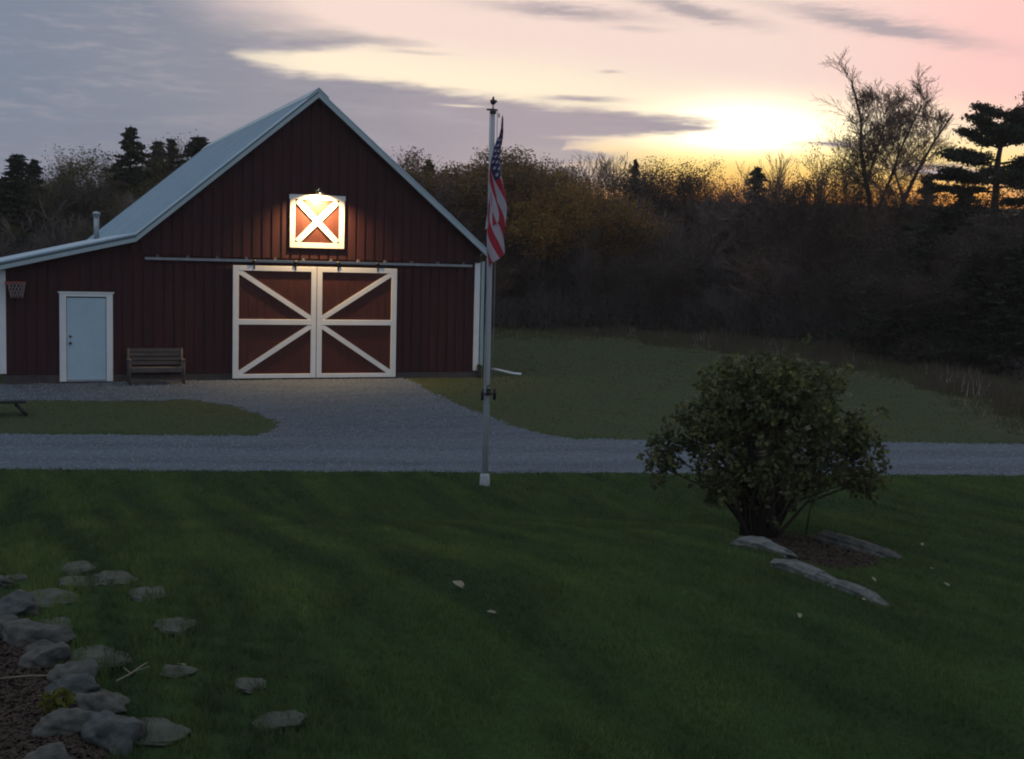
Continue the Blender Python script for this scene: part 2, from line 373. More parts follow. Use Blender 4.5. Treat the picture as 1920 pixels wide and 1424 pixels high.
# gravel drive
def gravel_mat():
    m = mat('gravel', (0.062, 0.078, 0.094), 0.9, (0.128, 0.150, 0.172), nscale=9, bump=1.0, bscale=22, spec=0.2, detail=12)
    t = m.node_tree; b = t.nodes['Principled BSDF']; src = b.inputs['Base Color'].links[0].from_socket
    tcn = t.nodes.new('ShaderNodeTexCoord'); mp = t.nodes.new('ShaderNodeMapping'); mp.inputs['Rotation'].default_value = (0, 0, R(15)); mp.inputs['Scale'].default_value = (0.5, 2.6, 1)
    n = t.nodes.new('ShaderNodeTexNoise'); n.inputs['Scale'].default_value = 1.1; n.inputs['Detail'].default_value = 5
    t.links.new(tcn.outputs['Object'], mp.inputs[0]); t.links.new(mp.outputs[0], n.inputs['Vector'])
    r = t.nodes.new('ShaderNodeMapRange'); r.inputs[1].default_value = 0.35; r.inputs[2].default_value = 0.65; t.links.new(n.outputs[0], r.inputs[0])
    x = t.nodes.new('ShaderNodeMix'); x.data_type = 'RGBA'; x.blend_type = 'MULTIPLY'; x.inputs[7].default_value = (0.78, 0.78, 0.79, 1)
    t.links.new(r.outputs[0], x.inputs[0]); t.links.new(src, x.inputs[6])
    # the yard gravel nearer the barn is a touch browner than the road
    sx = t.nodes.new('ShaderNodeSeparateXYZ'); t.links.new(tcn.outputs['Object'], sx.inputs[0])
    m1 = t.nodes.new('ShaderNodeMath'); m1.operation = 'MULTIPLY_ADD'; m1.inputs[1].default_value = 0.29; t.links.new(sx.outputs[0], m1.inputs[0]); t.links.new(sx.outputs[1], m1.inputs[2])
    r2 = t.nodes.new('ShaderNodeMapRange'); r2.inputs[1].default_value = -8.35; r2.inputs[2].default_value = -8.0; t.links.new(m1.outputs[0], r2.inputs[0])
    x2 = t.nodes.new('ShaderNodeMix'); x2.data_type = 'RGBA'; x2.blend_type = 'MULTIPLY'; x2.inputs[7].default_value = (0.90, 0.88, 0.88, 1)
    t.links.new(r2.outputs[0], x2.inputs[0]); t.links.new(x.outputs[2], x2.inputs[6])
    # two worn wheel tracks and a stonier crown along the road
    nn = t.nodes.new('ShaderNodeMath'); nn.operation = 'MULTIPLY_ADD'; nn.inputs[1].default_value = 0.8; t.links.new(n.outputs[0], nn.inputs[0]); t.links.new(m1.outputs[0], nn.inputs[2])
    r3_ = t.nodes.new('ShaderNodeMapRange'); r3_.inputs[1].default_value = -12.6; r3_.inputs[2].default_value = -7.6; t.links.new(nn.outputs[0], r3_.inputs[0])
    cr = t.nodes.new('ShaderNodeValToRGB'); e = cr.color_ramp.elements; e[0].position = 0.0; e[0].color = (1.05,) * 3 + (1,); e[1].position = 1.0; e[1].color = (1, 1, 1, 1)
    for p_, v_ in ((0.16, 1.08), (0.28, 0.84), (0.40, 1.12), (0.55, 1.12), (0.68, 0.84), (0.80, 1.06)):
        q_ = e.new(p_); q_.color = (v_, v_, v_, 1)
    t.links.new(r3_.outputs[0], cr.inputs[0])
    x3 = t.nodes.new('ShaderNodeMix'); x3.data_type = 'RGBA'; x3.blend_type = 'MULTIPLY'; x3.inputs[0].default_value = 1.0
    t.links.new(x2.outputs[2], x3.inputs[6]); t.links.new(cr.outputs[0], x3.inputs[7]); t.links.new(x3.outputs[2], b.inputs['Base Color'])
    return m
M_gravel = gravel_mat()
drive = gridmesh('gravel_drive', np.arange(-14, 24, 0.1), np.arange(-21, 0.31, 0.1), lambda x, y: height(x, y) + 0.004 + 0.006 * vnoise(x * 3, y * 3, 7), M_gravel, keep=lambda x, y: gravel(x, y) > 0)
tag(drive, kind='structure')

rg = np.random.default_rng(17); n_ = 52000; x = rg.uniform(-9, 13, n_); y = rg.uniform(-17, 0.2, n_); k = gravel(x, y) > -0.12 * rg.random(n_) ; x, y = x[k], y[k]; n_ = len(x)
z = height(x, y) + 0.008; s_ = rg.uniform(0.008, 0.026, n_); a_ = rg.uniform(0, 6.28, n_)
pc = lambda an, up_: np.stack([x + np.cos(a_ + an) * s_, y + np.sin(a_ + an) * s_, z + up_ * s_], -1)
apex = np.stack([x, y, z + s_ * 0.9], -1)
PB = np.concatenate([np.stack([pc(i * 2.094, 0), pc((i + 1) * 2.094, 0), apex], 1) for i in range(3)])
M_peb = mat('pebbles', (0.07, 0.085, 0.10), 0.9, (0.30, 0.31, 0.32), nscale=14, spec=0.2)
tag(link('loose_gravel', npmesh('loose_gravel', PB, 3, M_peb)), 'loose grey stones scattered over the gravel drive', 'gravel', kind='stuff')

# ------------------------------------------------------------------ grass as real blades
M_blade = leafmat('grass_blade', (0.068, 0.110, 0.036), (0.130, 0.168, 0.044), 0.7, 0.2)
_t = M_blade.node_tree; _b = _t.nodes['Principled BSDF']; _mix = [n for n in _t.nodes if n.bl_idname == 'ShaderNodeMix'][0]
_tc = _t.nodes.new('ShaderNodeTexCoord'); _n = _t.nodes.new('ShaderNodeTexNoise'); _n.inputs['Scale'].default_value = 1.1; _n.inputs['Detail'].default_value = 4
_mp = _t.nodes.new('ShaderNodeMapping'); _mp.inputs['Scale'].default_value = (1.9, 0.22, 1); _mp.inputs['Rotation'].default_value = (0, 0, R(2)); _t.links.new(_tc.outputs['Object'], _mp.inputs[0]); _t.links.new(_mp.outputs[0], _n.inputs['Vector'])
_r = _t.nodes.new('ShaderNodeMapRange'); _r.inputs[1].default_value = 0.38; _r.inputs[2].default_value = 0.62; _t.links.new(_n.outputs[0], _r.inputs[0])
_m = _t.nodes.new('ShaderNodeMix'); _m.data_type = 'RGBA'; _m.inputs[7].default_value = (0.050, 0.076, 0.028, 1)
_t.links.new(_r.outputs[0], _m.inputs[0]); _t.links.new(_mix.outputs[2], _m.inputs[6]); _t.links.new(_m.outputs[2], _b.inputs['Base Color'])
for _x in _t.nodes:
    if _x.bl_idname == 'ShaderNodeBsdfTranslucent': _t.links.new(_m.outputs[2], _x.inputs[0])
M_dry = leafmat('dry_grass', (0.064, 0.088, 0.032), (0.108, 0.100, 0.044), 0.35, 0.2)
rng = np.random.default_rng(7)
def blades(n, x, y, h, wd, lean=0.5):
    z = height(x, y) - 0.01
    an = rng.uniform(0, 2 * np.pi, n); la = rng.uniform(0, 2 * np.pi, n); ll = h * lean * rng.uniform(0.2, 1, n)
    ax, ay = np.cos(an) * wd / 2, np.sin(an) * wd / 2
    p0 = np.stack([x - ax, y - ay, z], -1); p1 = np.stack([x + ax, y + ay, z], -1)
    p2 = np.stack([x + np.cos(la) * ll, y + np.sin(la) * ll, z + h], -1)
    return np.stack([p0, p1, p2], 1)
def view_pts(n, d0, d1, power, a0=-23.5, a1=23.0):
    d = (rng.uniform(d0 ** power, d1 ** power, n)) ** (1 / power); a_ = np.radians(rng.uniform(a0, a1, n))
    f = d; s_ = np.tan(a_) * d
    return -7.6238 + 0.3679 * f + 0.92987 * s_, -33.1024 + 0.92987 * f - 0.3679 * s_, d
x, y, d = view_pts(420000, 6.0, 23.0, 1.0)
mx_ = cover(x, y)[2]; tuft = vnoise(x * 4, y * 4, 9) * 0.5 + 0.5
clump = vnoise(x * 1.3, y * 1.3, 11)
keep = (road_near(x) - y > -0.05) & (mx_ < 0.5)
x, y, d, tuft, clump = [v[keep] for v in (x, y, d, tuft, clump)]
left = sstep(-5.4, -6.6, x)                  # rougher, taller growth between the stepping stones
fine = 0.5 + 0.5 * vnoise(x * 9 + y * 3, y * 8 - x * 2, 15)
keep = rng.random(len(x)) < 1 - 0.75 * left * (fine < 0.42) - 0.35 * (fine < 0.3)
x, y, d, tuft, clump, left, fine = [v[keep] for v in (x, y, d, tuft, clump, left, fine)]
h = (0.020 + 0.026 * tuft + 0.022 * fine + 0.012 * np.clip(clump, 0, 1) + left * 0.055 * fine * fine) * rng.uniform(0.6, 1.3, len(x))
gm = npmesh('grass', blades(len(x), x, y, h, 0.004 + 0.00045 * d, 0.8), 3, M_blade)
tag(link('grass', gm), 'short green lawn grass sloping down to the gravel drive', 'grass', kind='stuff')
x, y, d = view_pts(150000, 18.0, 70.0, 0.6)
dry, brn, _ = cover(x, y)
inbarn = (x > -7.6) & (x < 4.6) & (y > -0.05) & (y < 18)
keep = (gravel(x, y) < 0.0) & (y > road_far(x) - 0.3) & ~inbarn & (y < 60)
x, y, d, brn = [v[keep] for v in (x, y, d, brn)]
h = (0.035 + 0.13 * brn) * rng.uniform(0.5, 1.4, len(x))
gm = npmesh('field_grass', blades(len(x), x, y, h, 0.006 + 0.0008 * d, 0.6), 3, M_dry)
tag(link('field_grass', gm), 'olive and half dry grass of the field beside and in front of the barn', 'grass', kind='stuff')
# tall dry weeds along the foot of the wood
x, y, d = view_pts(90000, 30.0, 72.0, 1.0, 2.0, 23.0)
aa = np.degrees(np.arctan2((x + 7.6) * 0.930 - (y + 33.1) * 0.368, d)); edge = np.interp(aa, [4.4, 10, 14, 17.3, 21, 40], [60, 52, 46, 41, 33, 20])
keep = (d > edge - 1.5 + vnoise(x * .5, y * .5, 2) * 2.5) & (d < edge + 12) & (vnoise(x * .8, y * .8, 6) > -0.35)
x, y, d = x[keep], y[keep], d[keep]
h = rng.uniform(0.15, 0.75, len(x)) * (0.6 + 0.6 * np.clip(vnoise(x * .6, y * .6, 8), -0.3, 1))
M_paleweed = leafmat('seed_head', (0.42, 0.38, 0.32), (0.30, 0.26, 0.21), 3.0, 0.2)
M_weed = leafmat('dry_weed', (0.115, 0.088, 0.060), (0.075, 0.060, 0.040), 0.8, 0.2)
tag(link('dry_weeds', npmesh('dry_weeds', blades(len(x), x, y, h, 0.035, 0.5), 3, [M_weed, M_paleweed], (rng.random(len(x)) < 0.10 * (vnoise(x * .9, y * .9, 13) > 0.35)).astype(int))), 'tall brown dry weeds along the foot of the wood', 'weeds', kind='stuff')
# ------------------------------------------------------------------ barn
M_red = mat('red_siding', (0.052, 0.013, 0.014), 0.7, (0.028, 0.009, 0.010), nscale=1.6, stretch=(4, 4, 0.35), bump=0.15, bscale=30, spec=0.25)
M_redpanel = mat('red_panel', (0.080, 0.021, 0.015), 0.65, (0.052, 0.015, 0.012), nscale=2.0, stretch=(5, 5, 0.5), bump=0.1, spec=0.25)
M_white = mat('white_paint', (0.74, 0.73, 0.70), 0.6, (0.60, 0.59, 0.56), nscale=3.0, amt=0.6, bump=0.05)
M_door = mat('pale_blue_paint', (0.42, 0.53, 0.58), 0.45, (0.37, 0.48, 0.54), nscale=2.0)
M_metal = mat('roof_metal', (0.42, 0.52, 0.56), 0.38, (0.35, 0.44, 0.50), nscale=0.8, metal=0.35, spec=0.5)
M_trimmetal = mat('trim_metal', (0.40, 0.46, 0.46), 0.45, (0.34, 0.40, 0.40), nscale=2, metal=0.3)
M_darktrim = mat('dark_trim', (0.085, 0.115, 0.125), 0.5, (0.06, 0.09, 0.10), nscale=2)
M_galv = mat('galvanised', (0.38, 0.39, 0.40), 0.45, (0.28, 0.29, 0.30), nscale=6, metal=0.6)
M_conc = mat('concrete', (0.085, 0.065, 0.060), 0.9, (0.05, 0.042, 0.040), nscale=4, bump=0.3)
M_black = mat('black_plastic', (0.012, 0.012, 0.013), 0.5, (0.02, 0.02, 0.02), nscale=8)
M_brack = mat('dull_iron', (0.14, 0.13, 0.13), 0.8, (0.09, 0.085, 0.085), nscale=9)
M_brass = mat('aged_brass', (0.10, 0.085, 0.06), 0.4, (0.07, 0.06, 0.05), nscale=20, metal=0.7)
M_dark = mat('barn_inside', (0.01, 0.009, 0.009), 0.9, (0.014, 0.012, 0.012))

barn = empty('barn', (0, 0, 0))
tag(barn, 'dark red board barn with white crossed sliding doors and a pale metal roof', 'barn')
XL, XR, DP = -4.47, 4.45, 18.0               # main body; the lean-to runs on to the left
PK, EV = 7.16, 3.52                          # wall top at ridge and at right wall
SL = (7.324 - 3.4685) / 4.59                 # roof slope
def roofz(x): return 7.324 - SL * abs(x + 0.04)
LK = roofz(-4.4733); LS = (LK - 2.858) / 3.065
def leanz(x): return LK - LS * (-4.4733 - x)
XE = -7.50                                   # left end of the lean-to wall
def wall(parts, y0, y1): pass
# lower front wall with vertical ribs
mb = MB()
zt = 3.12
mb.prism([(XE, 0.16), (XR, 0.16), (XR, zt), (-4.6, zt), (-4.6, leanz(-4.6) - 0.16), (XE, leanz(XE) - 0.16)], 0.0, 0.12)
BW, GAP = 0.190, 0.055                       # vertical boards with a shadow gap between them
x = XE + 0.05
while x < XR - 0.1:
    x1 = min(x + BW, XR - 0.01)
    top = zt - 0.03 if x > -4.55 else min(leanz(x), leanz(x1)) - 0.20
    if -6.30 < x + BW / 2 < -4.93: mb.box(x, x1, -0.018, 0.002, 2.19, top)
    elif not (-2.05 < x + BW / 2 < 2.05): mb.box(x, x1, -0.018, 0.002, 0.17, top)
    x += BW + GAP
mb.build('front_wall', M_red, barn)
# upper gable siding, a little proud of the lower one
mb = MB()
mb.prism([(-4.6, 3.11), (XR, 3.11), (XR, roofz(XR) - 0.14), (-0.04, roofz(-0.04) - 0.16), (-4.4, roofz(-4.4) - 0.14), (-4.6, leanz(-4.6) - 0.14)], -0.045, -0.003)
x = -4.57
while x < XR - 0.03:
    x1 = min(x + BW, XR - 0.005); top = min(roofz(x), roofz(x1)) - 0.16
    def seg(z0, z1): mb.box(x, x1, -0.064, -0.043, z0, z1)
    if x < 0.66 and x1 > -0.66: seg(3.085, 3.345); seg(4.715, top)
    else: seg(3.085, top)
    x += BW + GAP
mb.build('gable_wall', M_red, barn)
mb = MB()
mb.box(XR - 0.12, XR, 0.125, DP, 0.16, roofz(XR) - 0.16)
mb.box(XE, XE + 0.12, 0.125, DP, 0.16, leanz(XE) - 0.16)
mb.prism([(XE + 0.13, 0.16), (XR - 0.13, 0.16), (XR - 0.13, roofz(XR) - 0.16), (-0.04, roofz(0) - 0.2), (XL, roofz(XL) - 0.17), (XE + 0.13, leanz(XE) - 0.17)], DP - 0.14, DP - 0.02)
mb.build('side_wall', M_red, barn)
mb = MB(); mb.box(XE + 0.02, XR - 0.01, -0.012, DP - 0.03, -0.25, 0.158); mb.build('foundation', M_conc, barn)
# roof: two planes, the lean-to plane, standing seams
OH = 0.30
mb = MB()
def slab(x0, z0, x1, z1, y0, y1, th, mi=0):
    mb.prism([(x0, z0 - th), (x1, z1 - th), (x1, z1), (x0, z0)], y0, y1, mi)
slab(-4.4733, LK, -0.04, 7.324, -OH, DP + 0.15, 0.04)
slab(-0.04, 7.324, 4.59, roofz(4.59), -OH, DP + 0.15, 0.04)
slab(-7.95, leanz(-7.95), -4.4733, LK, -OH, DP + 0.15, 0.04)
for k in range(1, 44):
    y = -OH + k * 0.42
    if y < DP:
        mb.prism([(-4.46, LK + 0.012), (-0.08, 7.29), (-0.08, 7.315), (-4.46, LK + 0.037)], y, y + 0.035)
        mb.prism([(4.55, roofz(4.55)), (0.0, 7.29), (0.0, 7.315), (4.55, roofz(4.55) + 0.025)][::-1], y, y + 0.035)
mb.build('roof', M_metal, barn)
mb = MB()
mb.prism([(-0.30, roofz(-0.30) + 0.012), (-0.04, 7.336), (0.22, roofz(0.22) + 0.012), (0.22, roofz(0.22) + 0.04), (-0.04, 7.375), (-0.30, roofz(-0.30) + 0.04)], -OH - 0.01, DP + 0.16)
mb.build('ridge_cap', M_trimmetal, barn)
# rake boards: pale fascia with a darker drip strip above it
mb = MB()
def rake(x0, z0, x1, z1, lo, hi, y0, y1): mb.prism([(x0, z0 - lo), (x1, z1 - lo), (x1, z1 - hi), (x0, z0 - hi)], y0, y1)
rake(-4.4733, LK, -0.04, 7.324, 0.20, 0.085, -OH - 0.012, -OH + 0.03)
rake(-0.04, 7.324, 4.59, roofz(4.59), 0.20, 0.060, -OH - 0.012, -OH + 0.03)
rake(-7.95, leanz(-7.95), -4.4733, LK, 0.20, 0.105, -OH - 0.012, -OH + 0.03)
mb.build('fascia', M_trimmetal, barn)
mb = MB()
rake(-4.4733, LK, -0.04, 7.324, 0.085, 0.042, -OH - 0.004, -OH + 0.03)
rake(-0.04, 7.324, 4.59, roofz(4.59), 0.060, 0.042, -OH - 0.004, -OH + 0.03)
rake(-7.95, leanz(-7.95), -4.4733, LK, 0.105, 0.042, -OH - 0.004, -OH + 0.03)
mb.build('drip_strip', M_darktrim, barn)
mb = MB()                                    # dark soffit under the overhang
rake(-4.45, roofz(-4.45), -0.04, 7.324, 0.115, 0.095, -OH + 0.031, -0.07)
rake(-0.04, 7.324, 4.56, roofz(4.56), 0.115, 0.095, -OH + 0.031, -0.07)
rake(-7.9, leanz(-7.9), -4.6, leanz(-4.6), 0.135, 0.115, -OH + 0.031, -0.024)
mb.box(4.452, 4.57, 0.0, DP, roofz(4.57) - 0.12, roofz(4.57) - 0.07)
mb.build('soffit', M_darktrim, barn)
for x0, x1, z0, z1 in ((4.32, 4.47, 0.19, 3.095), (-7.57, -7.42, 0.20, leanz(-7.5) - 0.22)):
    mb = MB(); mb.box(x0, x1, -0.035, 0.0, z0, z1)
    s = 1 if x0 > 0 else -1
    xx = x1 if s > 0 else x0
    mb.box(min(xx - 0.018 * s, xx), max(xx - 0.018 * s, xx), 0.001, 0.13, z0, z1 - 0.1)
    mb.build('corner_board', M_white, barn)
# downspout on the right corner with its black ground pipe
mb = MB(); mb.box(4.53, 4.62, 0.03, 0.11, 0.32, 3.12); mb.box(4.47, 4.53, 0.05, 0.09, 2.6, 2.64); mb.box(4.47, 4.53, 0.05, 0.09, 0.9, 0.94)
ds = mb.build('downspout', M_trimmetal, barn)
mb = MB(); mb.tube([(4.47, -0.09, 0.36), (4.47, -0.10, 0.10), (4.47, -0.16, -0.06)], 0.05, 10)
for k in range(8): mb.tube([(4.47, -0.095, 0.33 - k * 0.035), (4.47, -0.096, 0.318 - k * 0.035)], 0.058, 10)
mb.build('drain_pipe', M_black, ds)
# flue pipe on the lean-to
mb = MB(); mb.tube([(-4.55, 12, 3.5), (-4.55, 12, 4.32)], 0.085, 14); fl = mb.build('flue_pipe', M_galv, barn)
mb = MB(); mb.tube([(-4.55, 12, 4.30), (-4.55, 12, 4.325)], 0.115, 14); mb.tube([(-4.55, 12, 4.36), (-4.55, 12, 4.44), (-4.55, 12, 4.47)], [0.125, 0.12, 0.03], 14)
for k in range(4):
    a_ = k * math.pi / 2; mb.tube([(-4.55 + .09 * math.cos(a_), 12 + .09 * math.sin(a_), 4.32), (-4.55 + .09 * math.cos(a_), 12 + .09 * math.sin(a_), 4.37)], 0.01, 5)
mb.build('cap', M_galv, fl)
# sliding door track
mb = MB(); mb.box(-4.25, 4.21, -0.12, -0.075, 2.972, 3.022); mb.box(-4.25, 4.21, -0.135, -0.065, 3.022, 3.032)
tr = mb.build('door_track', M_galv, barn)
for k in range(12):
    xx = -3.95 + k * 0.72
    mb = MB(); mb.box(xx - 0.03, xx + 0.03, -0.11, -0.046, 3.033, 3.095); mb.box(xx - 0.045, xx + 0.045, -0.135, -0.06, 3.033, 3.045)
    mb.build('bracket', M_brack, tr)
# two sliding doors
for s in (-1, 1):
    xo, xi = s * 2.126, s * 0.008
    mb = MB(); mb.box(min(xo, xi) + .01, max(xo, xi) - .01, -0.098, -0.06, 0.06, 2.86)
    k = 0; xx = min(xo, xi) + 0.20
    while xx < max(xo, xi) - 0.1: mb.box(xx - 0.004, xx + 0.004, -0.1015, -0.097, 0.07, 2.85); xx += 0.2
    dr = mb.build('sliding_door', M_redpanel, barn)
    mb = MB(); f0, f1 = -0.128, -0.1005
    wo = 0.145; wi = 0.135
    mb.box(*sorted((xo, xo - s * wo)), f0, f1, 0.045, 2.88); mb.box(*sorted((xi, xi + s * wi)), f0, f1, 0.045, 2.88)
    a_, b2 = sorted((xo - s * wo, xi + s * wi))
    mb.box(a_, b2, f0, f1, 2.755, 2.88); mb.box(a_, b2, f0, f1, 0.045, 0.15); mb.box(a_, b2, f0, f1, 1.40, 1.535)
    mb.build('frame', M_white, dr, bevel=0.004)
    for z0, z1 in ((2.74, 1.535), (0.16, 1.40)):
        mb = MB(); mb.bar((xo - s * wo, z0), (xi + s * wi, z1 + (0.03 if z0 > 1 else -0.03)), 0.12, f0 + 0.003, f1)
        mb.build('brace', M_white, dr)
    for hx in (s * 0.55, s * 1.6):
        mb = MB(); mb.box(hx - 0.02, hx + 0.02, -0.135, -0.129, 2.80, 3.0); mb.tube([(hx, -0.15, 2.99), (hx, -0.122, 2.99)], 0.045, 10)
        mb.build('hanger', M_black, dr)
# hay loft door
mb = MB(); mb.box(-0.66, 0.667, -0.075, -0.046, 3.40, 4.66); hd = mb.build('hay_door', M_redpanel, barn)
mb = MB()
mb.box(-0.70, -0.57, -0.105, -0.076, 3.36, 4.58); mb.box(0.577, 0.707, -0.105, -0.076, 3.36, 4.58)
mb.box(-0.57, 0.577, -0.105, -0.076, 3.36, 3.49); mb.box(-0.72, 0.727, -0.112, -0.076, 4.58, 4.70)
mb.build('frame', M_white, hd, bevel=0.003)
mb = MB(); mb.bar((-0.51, 4.55), (0.52, 3.52), 0.14, -0.104, -0.077)
mb.build('brace', M_white, hd)
mb = MB(); mb.bar((0.52, 4.55), (-0.51, 3.52), 0.14, -0.1015, -0.0765)
mb.build('brace', M_white, hd)
# entry door in the lean-to
mb = MB(); mb.box(-6.06, -5.16, -0.030, -0.001, 0.045, 2.02); ed = mb.build('entry_door', M_door, barn)
mb = MB()
mb.box(-6.225, -6.072, -0.055, 0.0, 0.0, 2.05); mb.box(-5.148, -5.0, -0.055, 0.0, 0.0, 2.05)
mb.box(-6.225, -5.0, -0.055, 0.0, 2.05, 2.13); mb.box(-6.26, -4.965, -0.07, 0.0, 2.13, 2.165)
mb.build('frame', M_white, ed, bevel=0.003)
mb = MB(); mb.box(-6.07, -5.15, -0.08, 0.0, 0.0, 0.04); mb.build('threshold', M_galv, ed)
mb = MB(); mb.tube([(-5.98, -0.03, 0.93), (-5.98, -0.06, 0.93)], 0.022, 10); mb.tube([(-5.98, -0.055, 0.93), (-5.98, -0.075, 0.93), (-5.98, -0.10, 0.93)], [0.022, 0.036, 0.026], 12); mb.build('knob', M_brass, ed)
mb = MB(); mb.tube([(-5.98, -0.028, 1.09), (-5.98, -0.05, 1.09)], 0.03, 12); mb.build('deadbolt', M_brass, ed)
# lamp over the hay door
mb = MB()
mb.box(-0.05, 0.05, -0.085, -0.069, 4.74, 4.84); mb.tube([(0, -0.08, 4.79), (0, -0.20, 4.86), (0, -0.32, 4.86), (0, -0.37, 4.79)], 0.014, 8)
prof = [(0.03, 4.80), (0.045, 4.785), (0.07, 4.77), (0.09, 4.75), (0.098, 4.735)]
seg = 20; vs = []; fs = []
for r_, z_ in prof:
    for k in range(seg): vs.append((r_ * math.cos(k * 2 * math.pi / seg), -0.37 + r_ * math.sin(k * 2 * math.pi / seg), z_))
for i in range(len(prof) - 1):
    for k in range(seg): fs.append((i * seg + k, i * seg + (k + 1) % seg, (i + 1) * seg + (k + 1) % seg, (i + 1) * seg + k))
fs.append(tuple(range(seg)))
mb.add(vs, fs, 0, True)
wl = mb.build('wall_lamp', M_darktrim, barn)
M_bulb = bpy.data.materials.new('lit_bulb'); M_bulb.use_nodes = True
bn = M_bulb.node_tree.nodes['Principled BSDF']; bn.inputs['Emission Color'].default_value = (1, 0.72, 0.38, 1); bn.inputs['Emission Strength'].default_value = 12
mb = MB(); mb.tube([(0, -0.37, 4.78), (0, -0.37, 4.76), (0, -0.37, 4.745), (0, -0.37, 4.735)], [0.02, 0.034, 0.034, 0.012], 12); bo = mb.build('bulb', M_bulb, wl)
ld = bpy.data.lights.new('barn_lamp_light', 'SPOT'); ld.energy = 1050; ld.color = (1.0, 0.64, 0.28); ld.spot_size = R(146); ld.spot_blend = 0.95; ld.shadow_soft_size = 0.035
lo = bpy.data.objects.new('barn_lamp_light', ld); COL.objects.link(lo); lo.location = (0, -0.40, 4.72)
lo.rotation_euler = Vector((0, 0.42, -1)).to_track_quat('-Z', 'Y').to_euler()

# ------------------------------------------------------------------ things by the barn
M_oldwood = mat('weathered_wood', (0.12, 0.098, 0.085), 0.85, (0.07, 0.058, 0.052), nscale=5, stretch=(0.6, 6, 6), bump=0.3)
bench = empty('garden_bench', (-4.02, -0.42, H(-4.02, -0.6)))
tag(bench, 'weathered wooden slatted bench against the red barn wall beside the entry door', 'bench')
mb = MB()
for k in range(4): mb.box(-0.60, 0.60, 0.20 + 0.012 * k, 0.225 + 0.012 * k, 0.46 + k * 0.105, 0.54 + k * 0.105)
mb.build('backrest', M_oldwood, bench)
mb = MB()
for k in range(4): mb.box(-0.60, 0.60, -0.24 + k * 0.11, -0.15 + k * 0.11, 0.385, 0.41)
mb.box(-0.60, 0.60, -0.262, -0.242, 0.31, 0.41)
mb.build('seat', M_oldwood, bench)
for s in (-1, 1):
    mb = MB(); xx = s * 0.635
    mb.tube([(xx, -0.22, 0.0), (xx, -0.22, 0.36), (xx, -0.22, 0.58)], 0.03, 6); mb.build('leg', M_oldwood, bench)
    mb = MB(); mb.tube([(xx, 0.17, 0.0), (xx, 0.17, 0.40), (xx, 0.25, 0.86)], 0.03, 6); mb.build('leg', M_oldwood, bench)
    mb = MB(); mb.box(xx - 0.045, xx + 0.045, -0.28, 0.20, 0.58, 0.61); mb.build('armrest', M_oldwood, bench)
mb = MB(); mb.box(-0.60, 0.60, 0.12, 0.15, 0.10, 0.15); mb.box(-0.60, 0.60, -0.24, -0.21, 0.10, 0.14); mb.build('stretcher', M_oldwood, bench)

hoop = empty('basketball_hoop', (-7.42, -0.06, 2.37))
tag(hoop, 'small basketball hoop with a pale net on the left corner of the barn', 'basketball hoop')
M_rim = mat('red_rim', (0.36, 0.07, 0.05), 0.5, (0.28, 0.06, 0.05), nscale=9)
M_net = mat('net_cord', (0.30, 0.22, 0.21), 0.9, (0.24, 0.18, 0.17), nscale=9)
mb = MB(); rimr = 0.20; cxh = 0.24
mb.tube([(cxh + rimr * math.cos(t * 2 * math.pi / 24), -0.20 + rimr * math.sin(t * 2 * math.pi / 24), 0) for t in range(25)], 0.012, 6, cap=False)
mb.build('rim', M_rim, hoop)
mb = MB(); mb.box(-0.02, 0.06, -0.23, 0.02, -0.05, 0.012); mb.build('bracket', M_rim, hoop)
mb = MB(); K = 14
for k in range(K):
    for sgn in (-1, 1):
        pts = []
        for j in range(9):
            tt = j / 8; r_ = rimr * (1 - 0.36 * tt); an = (k + sgn * tt * 2.2) * 2 * math.pi / K
            pts.append((cxh + r_ * math.cos(an), -0.20 + r_ * math.sin(an), -0.36 * tt))
        mb.tube(pts, 0.011, 4)
mb.build('net', M_net, hoop)

low = empty('low_bench', (-7.85, -3.75, H(-7.4, -3.75)))
tag(low, 'low black bench on the small grass island, cut off by the left edge', 'bench')
mb = MB(); mb.box(-0.9, 0.78, -0.17, 0.17, 0.26, 0.31); mb.build('seat', M_black, low)
for xx in (0.66, -0.7):
    mb = MB(); mb.tube([(xx - 0.10, -0.1, 0.25), (xx + 0.14, -0.16, 0.0)], 0.03, 6); mb.tube([(xx - 0.10, 0.1, 0.25), (xx + 0.14, 0.16, 0.0)], 0.03, 6); mb.tube([(xx + 0.09, -0.14, 0.06), (xx + 0.09, 0.14, 0.06)], 0.022, 6)
    mb.build('leg', M_black, low)

mb = MB(); z_ = H(5.5, 0.5)
mb.tube([(5.15, 0.75, z_ + 0.16), (5.35, 0.6, z_ + 0.13), (5.7, 0.42, z_ + 0.05), (5.86, 0.30, z_ + 0.05)], 0.035, 8)
o = mb.build('drain_outlet', M_white); tag(o, 'pale bent drain pipe lying on the grass just right of the barn corner', 'pipe')

